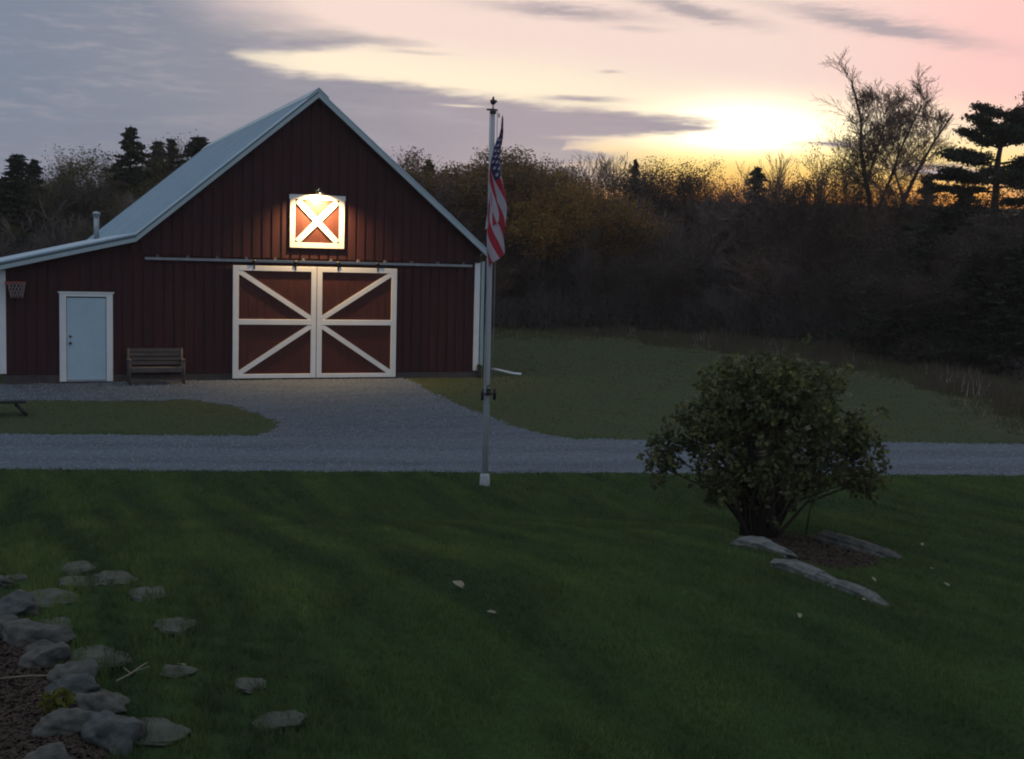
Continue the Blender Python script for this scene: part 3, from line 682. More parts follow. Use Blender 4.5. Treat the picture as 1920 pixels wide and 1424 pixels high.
# ------------------------------------------------------------------ flagpole and flag
PX, PY = -0.4035, -13.7777; PZ = H(PX, PY)
M_pole = mat('pole_paint', (0.40, 0.41, 0.42), 0.45, (0.33, 0.34, 0.35), nscale=3, stretch=(4, 4, 0.6))
M_collar = mat('collar_paint', (0.42, 0.43, 0.42), 0.7, (0.30, 0.31, 0.30), nscale=14)
M_bronze = mat('dark_bronze', (0.035, 0.03, 0.03), 0.4, (0.05, 0.04, 0.04), nscale=12, metal=0.5)
M_rope = mat('rope', (0.34, 0.33, 0.31), 0.9, (0.26, 0.25, 0.24), nscale=30)
pole = empty('flagpole', (PX, PY, PZ)); tag(pole, 'tall pale metal flagpole on the lawn edge in front of the barn', 'flagpole')
mb = MB(); mb.tube([(0, 0, -0.2), (0, 0, 2.0), (0, 0, 4.4), (0, 0, 5.86)], [0.050, 0.048, 0.042, 0.035], 16); mb.build('pole', M_pole, pole)
mb = MB(); mb.tube([(0, 0, -0.08), (0, 0, 0.03), (0, 0, 0.17), (0, 0, 0.19)], [0.085, 0.082, 0.075, 0.06], 18); mb.build('base_collar', M_collar, pole)
mb = MB(); mb.tube([(0, 0, 5.85), (0, 0, 5.87), (0, 0, 5.93)], [0.045, 0.055, 0.04], 12); mb.box(-0.10, 0.07, -0.02, 0.02, 5.90, 5.925); mb.tube([(0, 0, 5.92), (0, 0, 6.0)], 0.010, 6); mb.build('pulley_head', M_bronze, pole)
mb = MB(); n = 9; mb.tube([(0, 0, 6.035 - 0.045 * math.cos(math.pi * k / n)) for k in range(n + 1)], [0.002 + 0.045 * math.sin(math.pi * k / n) for k in range(n + 1)], 14)
mb.tube([(-0.055, 0, 6.06), (-0.02, 0, 6.04), (0.05, 0, 6.05), (0.075, 0, 6.035)], [0.004, 0.018, 0.018, 0.004], 6)
mb.tube([(0, 0, 6.05), (0, 0, 6.10), (0.012, 0, 6.12)], [0.022, 0.016, 0.006], 6)
mb.build('finial', M_bronze, pole)
mb = MB(); mb.box(-0.03, 0.03, -0.085, -0.05, 1.45, 1.56); mb.tube([(-0.10, -0.09, 1.46), (0, -0.085, 1.50), (0.10, -0.09, 1.46)], [0.012, 0.018, 0.012], 6)
for s in (-1, 1): mb.tube([(s * 0.10, -0.085, 1.56), (s * 0.105, -0.088, 1.48), (s * 0.10, -0.085, 1.38)], [0.022, 0.028, 0.022], 8)
mb.tube([(0.03, -0.07, 1.62), (-0.03, -0.07, 1.58)], 0.01, 5)
mb.build('cleat', M_black, pole)
mb = MB(); mb.tube([(0.062, -0.03, 5.9), (0.075, -0.05, 3.6), (0.07, -0.06, 1.6)], 0.006, 5); mb.tube([(-0.06, -0.03, 5.9), (-0.066, -0.05, 3.6), (-0.05, -0.07, 1.6)], 0.006, 5); mb.build('halyard', M_rope, pole)

M_fred = mat('flag_red', (0.34, 0.018, 0.035), 0.85, (0.27, 0.015, 0.03), nscale=6)
M_fwhite = mat('flag_white', (0.40, 0.34, 0.36), 0.85, (0.34, 0.29, 0.31), nscale=6)
M_fblue = mat('flag_blue', (0.016, 0.022, 0.07), 0.85, (0.012, 0.016, 0.05), nscale=6)
flag = empty('flag', (PX + 0.095, PY - 0.03, PZ + 5.84)); tag(flag, 'striped red and white flag with starry blue canton hanging limp on the flagpole', 'flag')
NF, NH = 300, 156                            # cells along the fly and the hoist
f_ = np.linspace(0, 1, NF + 1)[None, :]; h_ = np.linspace(0, 1, NH + 1)[:, None]
drop = 0.82 * h_ + 1.50 * f_ ** 1.05 * (1 - 0.05 * h_) + 0.02 * np.sin(9 * f_ + 4 * h_)
ph = 2 * np.pi * (h_ * 1.35 - f_ * 0.75) + 0.9
am = 0.020 + 0.138 * np.clip((drop - 0.15) / 1.2, 0, 1) ** 0.9
X = 0.03 + am * (np.sin(ph) * 0.85 + 0.22 * np.sin(2.3 * ph + 1) * f_) + 0.035 * np.clip(drop - 0.9, 0, 2) - 0.055 * np.clip(drop * 2, 0, 1) + 0.025 * np.sin(6 * drop)
Yy = am * 0.85 * np.cos(ph * 1.0) + 0.035 * np.sin(3.1 * ph + 5 * f_)
Yy = Yy * 0.8 - 0.02
Z = -drop * (2.41 / 2.30)
cof = np.stack([X, Yy, Z + 0 * X], -1).reshape(-1, 3)
fi, hi_ = np.meshgrid(np.arange(NF), np.arange(NH)); fc, hc = (fi + .5) / NF, (hi_ + .5) / NH
mi = np.where((hc * 13).astype(int) % 2 == 0, 0, 1)
can = (fc < 0.4) & (hc < 7 / 13); mi[can] = 2
U_, V_ = fc * 1.9, hc * 1.0
for r_ in range(9):
    for k in range(6 if r_ % 2 == 0 else 5):
        su = (k * 2 + (1 if r_ % 2 == 0 else 2)) * 0.76 / 12; sv = (r_ + 1) * (7 / 13) / 10
        dx_, dy_ = U_ - su, V_ - sv; rad = np.hypot(dx_, dy_); ang = np.arctan2(dx_, -dy_)
        st = 0.0308 * 0.62 / np.maximum(np.cos((ang + np.pi / 5) % (2 * np.pi / 5) - np.pi / 5) , 0.2)
        kk = np.abs((ang % (2 * np.pi / 5)) - np.pi / 5) / (np.pi / 5)
        mi[(rad < 0.0308 * (0.42 + 0.58 * kk)) & can] = 1
i0 = hi_ * (NF + 1) + fi; q = np.stack([i0, i0 + 1, i0 + NF + 2, i0 + NF + 1], -1).reshape(-1, 4)
me = bpy.data.meshes.new('cloth'); me.from_pydata(cof.tolist(), [], q.tolist())
for m_ in (M_fred, M_fwhite, M_fblue): me.materials.append(m_)
me.polygons.foreach_set('material_index', mi.ravel().astype(np.int32)); me.polygons.foreach_set('use_smooth', np.ones(len(q), bool))
fo = link('cloth', me, flag); sl = fo.modifiers.new('thick', 'SOLIDIFY'); sl.thickness = 0.003
mb = MB(); mb.tube([(-0.005, 0, 0.02), (-0.005, 0, -0.04)], 0.012, 6); mb.build('clip', M_rope, flag)
mb = MB(); mb.tube([(0.0, -0.04, -0.80), (0.0, -0.05, -0.87)], 0.012, 6); mb.build('clip', M_rope, flag)
# ------------------------------------------------------------------ stones
M_stone = mat('field_stone', (0.100, 0.092, 0.076), 0.9, (0.024, 0.025, 0.022), nscale=9, bump=0.9, bscale=18, detail=12)
M_stone2 = mat('field_stone_blue', (0.082, 0.085, 0.076), 0.9, (0.026, 0.029, 0.027), nscale=8, bump=0.9, bscale=18, detail=12)
M_flat = mat('flagstone', (0.078, 0.080, 0.058), 0.9, (0.036, 0.042, 0.028), nscale=4, bump=0.4, bscale=12, detail=8)
from mathutils import noise as noise_
def rockmesh(seed, sx, sy, sz, flat=False, lump=0.28):
    bm = bmesh.new(); bmesh.ops.create_icosphere(bm, subdivisions=5, radius=1)
    rs = random.Random(seed); pl = []
    for k in range(16):
        v = Vector((rs.gauss(0, 1), rs.gauss(0, 1), rs.gauss(0, 1))).normalized(); pl.append((v, rs.uniform(0.70, 0.97)))
    if flat: pl.append((Vector((0, 0, 1)), 0.42))
    fr = [(Vector((rs.gauss(0, 1), rs.gauss(0, 1), rs.gauss(0, 1))) * 2.2, rs.uniform(0, 6)) for _ in range(5)]
    for v in bm.verts:
        p = v.co.copy()
        for n_, d_ in pl:
            e = p.dot(n_) - d_
            if e > 0: p -= n_ * e * 0.9
        q_ = v.co
        p *= 1 + lump * 0.25 * sum(math.sin(a.dot(q_) + b) for a, b in fr) / 2 + 0.05 * math.sin(6 * q_.x + seed) * math.sin(5 * q_.y) + 0.03 * math.sin(11 * q_.z + 7 * q_.x)
        p += q_ * 0.015 * math.sin(19 * q_.x + 3 * seed) * math.sin(17 * q_.y) * math.sin(23 * q_.z)
        sv = Vector((q_.x * sx, q_.y * sy, q_.z * sz)) * 9 + Vector((seed * 3.1, 0, 0))
        p *= 1 + 0.10 * (noise_.fractal(sv, 0.7, 2.1, 5)) - 0.05 * max(0, noise_.ridged_multi_fractal(sv * 0.5, 0.9, 2.0, 3, 1.0, 2.0) - 1.3)
        v.co = Vector((p.x * sx, p.y * sy, p.z * sz))
    for f in bm.faces: f.smooth = True
    me = bpy.data.meshes.new('stone'); bm.to_mesh(me); bm.free(); return me
# (x, y, half length, half width, half height, heading, lift, label)
border = [
    (-7.62, -22.35, 0.11, 0.14, 0.10, 0, .03, 'small pale stone furthest from the camera in the stone border at left'),
    (-7.53, -23.35, 0.20, 0.20, 0.17, 20, .04, 'rounded grey-blue stone second in the border, behind the long slab'),
    (-7.60, -23.85, 0.12, 0.13, 0.11, 0, .08, 'small knobbly stone tucked between rounded stone and long slab'),
    (-7.42, -24.12, 0.27, 0.13, 0.13, -28, .09, 'long pale slab of stone lying aslant in the left border'),
    (-7.36, -24.62, 0.17, 0.16, 0.14, 10, .06, 'round grey stone just in front of the long pale slab'),
    (-7.20, -24.98, 0.15, 0.13, 0.12, -10, .06, 'small squarish brown-grey stone in the middle of the border'),
    (-7.22, -25.30, 0.19, 0.14, 0.12, -25, .10, 'smooth bluish stone with a domed top in the border'),
    (-7.13, -25.60, 0.17, 0.12, 0.10, -35, .07, 'flat grey stone below the bluish domed one'),
    (-7.30, -25.88, 0.20, 0.13, 0.11, 12, .08, 'long dark grey stone beside the yellow leafed plant'),
    (-7.06, -26.10, 0.15, 0.24, 0.17, 8, .06, 'large mottled stone at the bottom end of the border'),
    (-7.40, -26.35, 0.14, 0.12, 0.10, 0, .05, 'low dark stone at the bottom edge inside the planting bed'),
]
for i, (x, y, a_, b2, c_, rz, lift, lab) in enumerate(border):
    o = link('border_stone', rockmesh(i + 5, a_ * .98, b2 * 1.0, c_ * .80, lump=0.5), None, (x, y, H(x, y) + lift * .45)); o.rotation_euler = (R((i * 37) % 17 - 8), R((i * 23) % 15 - 7), R(rz))
    o.data.materials.append(M_stone2 if i in (1, 6, 9) else M_stone); tag(o, lab, 'stone', 'stones edging the planting bed')
steps = [
    (-7.31, -22.95, .24, .30, 5, 'large oval stepping stone nearest the far end of the stone border'), (-7.02, -21.76, .15, .22, 0, 'furthest stepping stone, a thin pale sliver in the grass'),
    (-7.05, -22.40, .15, .22, 9, 'pale stepping stone just beyond the large oval one'), (-6.77, -22.35, .18, .26, 0, 'brownish stepping stone in the far row, right of a pale one'),
    (-6.57, -22.98, .16, .26, -8, 'oval stepping stone at the right end of the far row'), (-6.48, -23.98, .14, .22, 4, 'dark half overgrown stepping stone right of the path'),
    (-7.08, -24.60, .22, .26, -4, 'wide stepping stone beside the long pale border slab'), (-6.23, -25.38, .10, .13, 10, 'small pale stepping stone out in the lawn by itself'),
    (-6.16, -26.02, .14, .16, -25, 'bright angular stepping stone nearest the bottom, alone in the grass'), (-6.92, -26.02, .19, .24, 8, 'largest flat stepping stone at the bottom beside the mottled border stone'),
    (-7.05, -25.45, .13, .20, 0, 'grey stepping stone touching the border stones above the largest one'), (-7.52, -22.05, .10, .14, 0, 'narrow stepping stone at the left edge behind the border'),
    (-6.60, -25.00, .11, .14, 0, 'faint sunken stepping stone between path and small pale stone'), (-7.27, -23.80, .13, .20, 0, 'thin stepping stone above the wide one, mostly under grass'),
]
for i, (x, y, a_, b2, rz, lab) in enumerate(steps):
    o = link('stepping_stone', rockmesh(i + 40, a_ * 1.05, b2, 0.028, True, 0.5), None, (x, y, H(x, y) + 0.008)); o.rotation_euler.z = R(rz)
    o.data.materials.append(M_flat); tag(o, lab, 'stepping stone', 'stepping stones sunk in the grass')
M_pales = mat('pale_stone', (0.15, 0.15, 0.13), 0.9, (0.045, 0.05, 0.045), nscale=7, bump=0.9, bscale=16, detail=12)
edge = [
    (-0.46, -21.95, 0.17, 0.52, 0.12, 14, -.01, 'long pale rock edging the lawn nearest the leafy shrub', 'rocks along the lawn edge'),
    (-1.02, -23.45, 0.13, 0.44, 0.10, 6, -.01, 'middle rock of the row edging the lawn below the shrub', 'rocks along the lawn edge'),
    (-1.18, -24.50, 0.10, 0.46, 0.09, -4, -.01, 'low narrow rock at the lower right end of the edging row', 'rocks along the lawn edge'),
    (-1.12, -24.02, 0.09, 0.34, 0.07, -2, .0, 'thin sliver of rock between the middle and lowest edging rocks', 'rocks along the lawn edge'),
    (2.05, -20.2, 0.17, 0.75, 0.13, 6, .02, 'brownish rock on the right side of the mulch under the shrub', None),
]
for i, (x, y, a_, b2, c_, rz, lift, lab, grp) in enumerate(edge):
    o = link('edging_rock', rockmesh(i + 80, a_, b2, c_, lump=0.4), None, (x, y, H(x, y) + lift)); o.rotation_euler.z = R(rz)
    o.data.materials.append(M_pales if i < 4 else M_stone); tag(o, lab, 'rock', grp)

# bark mulch chips in the two beds
M_mulch = mat('bark_mulch', (0.034, 0.019, 0.013), 0.95, (0.060, 0.038, 0.026), nscale=9, bump=0.4)
def chips(n, xs, ys):
    x = rng.uniform(*xs, n); y = rng.uniform(*ys, n); k = cover(x, y)[2] > 0.5; x, y = x[k], y[k]; n = len(x)
    z = height(x, y) + rng.uniform(0.0, 0.025, n); a_ = rng.uniform(0, 2 * np.pi, n); L = rng.uniform(0.007, 0.024, n); W = rng.uniform(0.003, 0.009, n)
    ux, uy = np.cos(a_), np.sin(a_); tz = rng.uniform(-.4, .4, n) * L; t2 = rng.uniform(-.6, .6, n) * W
    c = lambda i, j: np.stack([x + ux * L * i - uy * W * j, y + uy * L * i + ux * W * j, z + tz * i + t2 * j], -1)
    return np.stack([c(-1, -1), c(1, -1), c(1, 1), c(-1, 1)], 1)
tag(link('mulch', npmesh('mulch', np.concatenate([chips(46000, (-8.3, -6.9), (-26.8, -22.3)), chips(26000, (-0.2, 2.8), (-22.2, -17.8))]), 4, M_mulch)), 'brown bark mulch in the bed inside the stone border and under the shrub', 'mulch', kind='stuff')
# yellowing plant, twigs and fallen leaves
def leafcloud(n, cx, cy, cz, rx, ry, rz, size, seed, shell=0.0, elong=1.7):
    r_ = np.random.default_rng(seed)
    p = r_.normal(size=(n, 3)); p /= np.linalg.norm(p, axis=1)[:, None]; p *= (r_.uniform(shell ** 3, 1, n) ** (1 / 3))[:, None]
    c = p * [rx, ry, rz] + [cx, cy, cz]
    return leafquads(c, size, r_, elong)
def leafquads(c, size, r_, elong=1.7):
    n = len(c)
    u = r_.normal(size=(n, 3)); u /= np.linalg.norm(u, axis=1)[:, None]
    v = np.cross(u, r_.normal(size=(n, 3))); v /= np.linalg.norm(v, axis=1)[:, None]
    s = (np.asarray(size) * r_.uniform(0.6, 1.3, n))[:, None]
    a_, b2 = u * s * elong / 2, v * s / 2
    return np.stack([c - a_, c - a_ * 0.1 + b2, c + a_, c - a_ * 0.1 - b2], 1)
M_yel = leafmat('yellowing_leaf', (0.13, 0.12, 0.02), (0.07, 0.085, 0.02), 8)
pl = empty('small_plant', (-7.33, -25.62, H(-7.33, -25.62))); tag(pl, 'small yellow-green leafed plant in the bed beside the border stones', 'plant')
mb = MB()
for k in range(7): mb.tube([(0, 0, 0), (0.06 * math.cos(k), 0.06 * math.sin(k), 0.08)], 0.003, 4)
mb.build('stem', M_mulch, pl)
link('leaves', npmesh('leaves', leafcloud(160, 0, 0, 0.09, 0.10, 0.10, 0.07, 0.028, 4), 4, M_yel), pl)
M_pale = mat('dry_leaf', (0.24, 0.22, 0.14), 0.8, (0.15, 0.12, 0.07), nscale=30)
mb = MB(); mb.tube([(-0.11, -0.10, 0.03), (-0.02, 0, 0.035), (0.06, 0.10, 0.05), (0.10, 0.16, 0.05)], [0.006, 0.005, 0.004, 0.002], 5); mb.tube([(0.0, 0.02, 0.04), (0.10, 0.04, 0.06)], [0.004, 0.002], 4); mb.tube([(-0.02, 0, 0.04), (-0.05, 0.09, 0.05)], [0.004, 0.002], 4)
o = mb.build('twig', M_pale, None, (-6.87, -25.06, H(-6.87, -25.06))); tag(o, 'pale forked twig lying on the grass among the stepping stones', 'twig')
mb = MB(); mb.tube([(-0.17, 0.03, 0.03), (0.0, 0.0, 0.04), (0.16, -0.02, 0.03)], 0.005, 5)
o = mb.build('stick', M_pale, None, (-7.46, -24.95, H(-7.46, -24.95))); tag(o, 'thin straight pale stick lying on the bark mulch', 'stick')
lm = MB(); lm.add([(-0.055, 0, 0), (-0.02, 0.028, 0.012), (0.04, 0.02, 0.016), (0.065, 0, 0.004), (0.03, -0.024, 0.014), (-0.03, -0.022, 0.010), (0, 0, 0.002)],
       [(0, 6, 1), (1, 6, 2), (2, 6, 3), (3, 6, 4), (4, 6, 5), (5, 6, 0)])
lf0 = None
rl = random.Random(5)
spots = [(-4.21, -23.41, 1.35, 'largest pale fallen leaf, alone in the middle of the lawn'), (-4.3, -24.4, .6, None), (-6.6, -25.0, .8, 'curled pale leaf just right of the forked twig'), (-1.4, -24.9, .8, None), (0.6, -21.4, .8, None), (0.9, -22.0, .7, None), (1.5, -22.4, .8, None),
         (1.9, -21.7, .9, None), (0.2, -22.5, .8, None), (2.6, -23.3, .8, None), (1.1, -23.3, .7, None), (3.4, -21.8, .8, None), (-2.2, -25.2, .6, None), (0.5, -20.9, .9, None), (2.9, -20.3, .7, None)]
for (x, y, s, lab) in spots:
    if lf0 is None: lf0 = o = lm.build('fallen_leaf', M_pale)
    else: o = lf0.copy(); COL.objects.link(o)
    o.location = (x, y, H(x, y) + 0.045); o.scale = (s * 1.1,) * 3; o.rotation_euler = (rl.uniform(-.3, .3), rl.uniform(-.3, .3), rl.uniform(0, 6))
    tag(o, lab or 'small pale fallen leaf lying on the green lawn', 'leaf', 'fallen leaves on the lawn')
M_bank = mat('bare_soil', (0.10, 0.085, 0.06), 0.95, (0.14, 0.12, 0.08), nscale=8, bump=0.5)

# ------------------------------------------------------------------ the leafy shrub
BX, BY = 1.50, -18.85; BZ = H(BX, BY)
M_bark = mat('shrub_bark', (0.055, 0.042, 0.030), 0.9, (0.035, 0.027, 0.020), nscale=12, bump=0.4)
M_leaf = leafmat('shrub_leaf', (0.050, 0.060, 0.024), (0.098, 0.098, 0.042), 2.2, 0.25)
M_leafl = leafmat('pale_lit_leaf', (0.16, 0.155, 0.05), (0.10, 0.11, 0.035), 3.0, 0.3)  # paler leaf colour with the light painted in
M_head = leafmat('dry_bloom', (0.34, 0.29, 0.21), (0.17, 0.16, 0.09), 6.0, 0.15)
shrub = empty('leafy_shrub', (BX, BY, BZ)); shrub.scale = (.92, .92, .92); tag(shrub, 'large round leafy shrub with faded flower heads on the lawn right of the flagpole', 'shrub')
rs = random.Random(21); mb = MB(); tips = []; shoots = []
lobes = []                                   # (centre, radius)
for k in range(34):
    a_ = rs.uniform(0, 2 * math.pi); t_ = rs.uniform(0.0, 1.0) ** 0.5; z_ = rs.uniform(0.95, 2.18)
    prof_ = math.sqrt(max(0.03, 1 - ((z_ - 1.45) / 0.95) ** 2)); rr_ = 1.05 * prof_ * t_
    lobes.append((Vector((rr_ * math.cos(a_) + (0.05 if z_ < 1.4 else 0.12), rr_ * math.sin(a_), z_)), rs.uniform(0.26, 0.44)))
ax_ = Vector((0.93, -0.368, 0))
for u_, z_, r_ in ((-1.42, 0.95, .20), (-1.32, 1.15, .22), (-1.15, 1.4, .34), (-0.85, 0.85, .22), (1.30, 0.85, .24), (1.50, 0.80, .22), (1.20, 1.1, .32), (1.12, 1.5, .34), (0.55, 2.32, .24), (0.15, 2.26, .22), (0.85, 2.15, .26), (-0.30, 2.15, .22), (-0.62, 0.72, .24), (-0.28, 0.66, .24), (0.10, 0.72, .22), (0.50, 0.80, .22), (1.42, 1.25, .24), (1.38, 1.6, .26), (-0.85, 1.75, .3)):
    lobes.append((ax_ * u_ + Vector((0, 0, z_)) + Vector((0.368, .93, 0)) * rs.uniform(-.25, .25), r_))
for c_, r_ in lobes:
    a_ = rs.uniform(0, 6.28); b0 = Vector((0.22 * math.cos(a_) - 0.05, 0.22 * math.sin(a_), -0.05)); mid = b0.lerp(c_, 0.5) + Vector((-c_.x * 0.12, -c_.y * 0.12, 0.12))
    mb.tube([b0, mid, c_], [0.028, 0.018, 0.007], 6)
    for j in range(7):
        d_ = Vector((rs.gauss(0, 1), rs.gauss(0, 1), rs.gauss(0, .8))).normalized() * r_ * rs.uniform(0.8, 1.75); shoots.append(c_ + d_); mb.tube([mid.lerp(c_, 0.7), c_ + d_], [0.006, 0.003], 4)
for k in range(12):
    a_ = rs.uniform(0, 6.28); mb.tube([(0.25 * math.cos(a_), 0.25 * math.sin(a_), -0.05), (0.36 * math.cos(a_), 0.3 * math.sin(a_), 0.45), (0.5 * math.cos(a_ + .3), 0.5 * math.sin(a_ + .3), 0.9)], [0.022, 0.018, 0.012], 5)
mb.tube([(0.62, -0.2, -0.05), (0.66, -0.22, 0.4), (0.80, -0.3, 0.8)], [0.014, 0.012, 0.008], 5)
mb.build('stems', M_bark, shrub)
cl = []; r1 = np.random.default_rng(31); pale_lit = []
for c_, r_ in lobes:
    n = int(2300 * r_ ** 2)
    sub = r1.normal(size=(max(3, int(60 * r_)), 3)); sub /= np.linalg.norm(sub, axis=1)[:, None]; sub *= r1.uniform(0.45, 1.0, len(sub))[:, None] * r_
    c0 = sub[r1.integers(0, len(sub), n)] + r1.normal(0, 0.05, (n, 3)) + np.array(c_)
    lt = (c0[:, 2] > 1.9) | ((c0 @ np.array(ax_)) > 0.75)  # top and right side get paler leaves: light put into the colour
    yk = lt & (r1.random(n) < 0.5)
    cl.append(leafquads(c0[~yk], r1.uniform(0.035, 0.075, (~yk).sum()), r1, 1.45)); pale_lit.append(leafquads(c0[yk], 0.052, r1, 1.5))
for s_ in shoots:
    c0 = r1.normal(0, 0.045, (16, 3)) + np.array(s_) - np.array([0, 0, .03]); (pale_lit if r1.random() < .3 else cl).append(leafquads(c0, 0.055, r1, 1.5))
q1, q2 = np.concatenate(cl), np.concatenate(pale_lit)
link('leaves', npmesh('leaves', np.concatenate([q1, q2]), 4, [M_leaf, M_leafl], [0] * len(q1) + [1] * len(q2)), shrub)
hd_ = []
for c_, r_ in lobes:
    for k in range(3):
        d_ = r1.normal(size=3); d_[2] = abs(d_[2]); d_ /= np.linalg.norm(d_); p_ = np.array(c_) + d_ * r_ * 1.02
        if p_[2] < 0.7 or r1.random() < 0.25: continue
        s_ = r1.uniform(0.03, 0.055); hd_.append(leafcloud(45, *p_, s_, s_, s_ * .8, 0.022, int(r1.integers(1e6)), 0.6, 1.1))
link('flower_heads', npmesh('flower_heads', np.concatenate(hd_), 4, M_head), shrub)
# ------------------------------------------------------------------ trees
M_tbark = mat('tree_bark', (0.060, 0.048, 0.042), 0.9, (0.04, 0.032, 0.028), nscale=6)
M_twig = mat('twigs', (0.165, 0.120, 0.105), 0.9, (0.11, 0.080, 0.070), nscale=0.4)
M_twigw = mat('warm_twigs', (0.17, 0.105, 0.075), 0.9, (0.12, 0.075, 0.055), nscale=0.4)
M_olive = leafmat('olive_leaves', (0.105, 0.095, 0.028), (0.065, 0.062, 0.020), 0.5)
M_rust = leafmat('rust_leaves', (0.19, 0.105, 0.040), (0.12, 0.085, 0.036), 0.5)
M_gold = leafmat('gold_leaves', (0.32, 0.16, 0.03), (0.19, 0.11, 0.03), 0.5)
M_darkl = leafmat('dark_leaves', (0.085, 0.060, 0.042), (0.055, 0.045, 0.032), 0.5)
M_needle = leafmat('needles', (0.018, 0.028, 0.014), (0.030, 0.042, 0.020), 0.8, 0.15)
def grow(seed, hgt=1.0, spread=0.45, depth=5, split=3, trunk_r=0.02, first=0.25, up=0.35, lenr=0.72, stems=1):
    """branch segments of a broadleaf tree one unit tall"""
    rs = random.Random(seed); segs = []; ends = []
    def br(p, d, L, r, k):
        n = 3; q = p
        for i in range(n):
            d = (d + Vector((rs.gauss(0, .10), rs.gauss(0, .10), rs.gauss(0, .06) + up * 0.06))).normalized()
            q2 = q + d * (L / n); r2 = r * (1 - 0.28 / n * (i + 1) / 1.0)
            segs.append((q, q2, r, r2, k)); q = q2; r = r2
            if k > 0 and i < n - 1 and rs.random() < 0.75 and k < depth:
                side(q, d, L * rs.uniform(.45, .75), r * .5, k + 1)
        if k >= depth: ends.append(q); return
        for i in range(split if k else split + 1):
            side(q, d, L * rs.uniform(lenr - .12, lenr + .1), r * rs.uniform(.5, .72), k + 1)
    def side(q, d, L, r, k):
        a_ = rs.uniform(0, 2 * math.pi); o_ = d.orthogonal().normalized(); o_ = Matrix.Rotation(a_, 3, d) @ o_
        dd = (d + o_ * rs.uniform(spread * .7, spread * 1.5) + Vector((0, 0, up * .25))).normalized(); br(q, dd, L, r, k)
    for s in range(stems):
        a_ = rs.uniform(0, 6.28)
        d0 = Vector((0.0, 0, 1)) if stems == 1 else Vector((math.cos(a_) * .25, math.sin(a_) * .25, 1)).normalized()
        br(Vector((0, 0, 0)), d0, first, trunk_r, 0)
    top = max(max(a.z, b.z) for a, b, *_ in segs)
    k = hgt / top
    return [(a * k, b * k, r0, r1, lv) for a, b, r0, r1, lv in segs], [e * k for e in ends]
def segs_to_mesh(name, segs, m, nside=4, rmin=0.0008):
    vs = []; fs = []
    for a, b, r0, r1, lv in segs:
        d = (b - a); 
        if d.length < 1e-6: continue
        d.normalize(); o_ = d.orthogonal().normalized(); c_ = d.cross(o_); k = len(vs); r0 = max(r0, rmin); r1 = max(r1, rmin * .7)
        for q, r_ in ((a, r0), (b, r1)):
            for i in range(nside):
                an = 2 * math.pi * i / nside; vs.append(q + (o_ * math.cos(an) + c_ * math.sin(an)) * r_)
        fs += [(k + i, k + (i + 1) % nside, k + nside + (i + 1) % nside, k + nside + i) for i in range(nside)]
    me = bpy.data.meshes.new(name); me.from_pydata(vs, [], fs); me.materials.append(m); return me
def bare_proto(seed, m=None, rmin=0.0011, **kw):
    segs, ends = grow(seed, **kw)
    return segs_to_mesh('trunk', [s for s in segs if s[4] <= 1], M_tbark, 6), segs_to_mesh('crown', [s for s in segs if s[4] > 1], m or M_twig, 3, rmin)
def leafy_proto(seed, m, nl=5200, size=0.016, **kw):
    segs, ends = grow(seed, **kw); r_ = np.random.default_rng(seed)
    E_ = np.array([tuple(e) for e in ends]); E_ = E_[E_[:, 2] > 0.18]
    c = E_[r_.integers(0, len(E_), nl)] + r_.normal(0, 0.020, (nl, 3))
    return segs_to_mesh('trunk', segs, M_tbark, 3, .0009), npmesh('crown', leafquads(c, size, r_, 1.4), 4, m)
def conifer_proto(seed, width=0.2, nl=6500, ragged=0.3, base=0.08):
    r_ = random.Random(seed); rr = np.random.default_rng(seed); mb = MB(); mb.tube([(0, 0, 0), (0, 0, .5), (0, 0, 1)], [0.014, 0.009, 0.001], 6); pts = []
    z = base
    while z < 0.985:
        w_ = width * (1 - z) ** 0.72 * r_.uniform(1 - ragged, 1 + ragged) + 0.003
        for k in range(6):
            a_ = r_.uniform(0, 6.28); L = w_ * r_.uniform(.5, 1.2); dz_ = L * r_.uniform(-0.35, 0.15)
            e = Vector((math.cos(a_) * L, math.sin(a_) * L, z + dz_)); mb.tube([(0, 0, z), e], [0.003, 0.001], 3)
            n = int(26 + 420 * L)
            for t in rr.uniform(0.15, 1.02, n): pts.append((e.x * t + rr.normal(0, .006), e.y * t + rr.normal(0, .006), z + dz_ * t + rr.normal(0, .0035)))
        z += r_.uniform(.022, .040) * (1.0 if z < .6 else (1.35 - z) / .75)
    me = bpy.data.meshes.new('trunk'); me.from_pydata(mb.v, [], mb.f); me.materials.append(M_tbark)
    return me, npmesh('crown', leafquads(np.array(pts), 0.010, rr, 2.4), 4, M_needle)
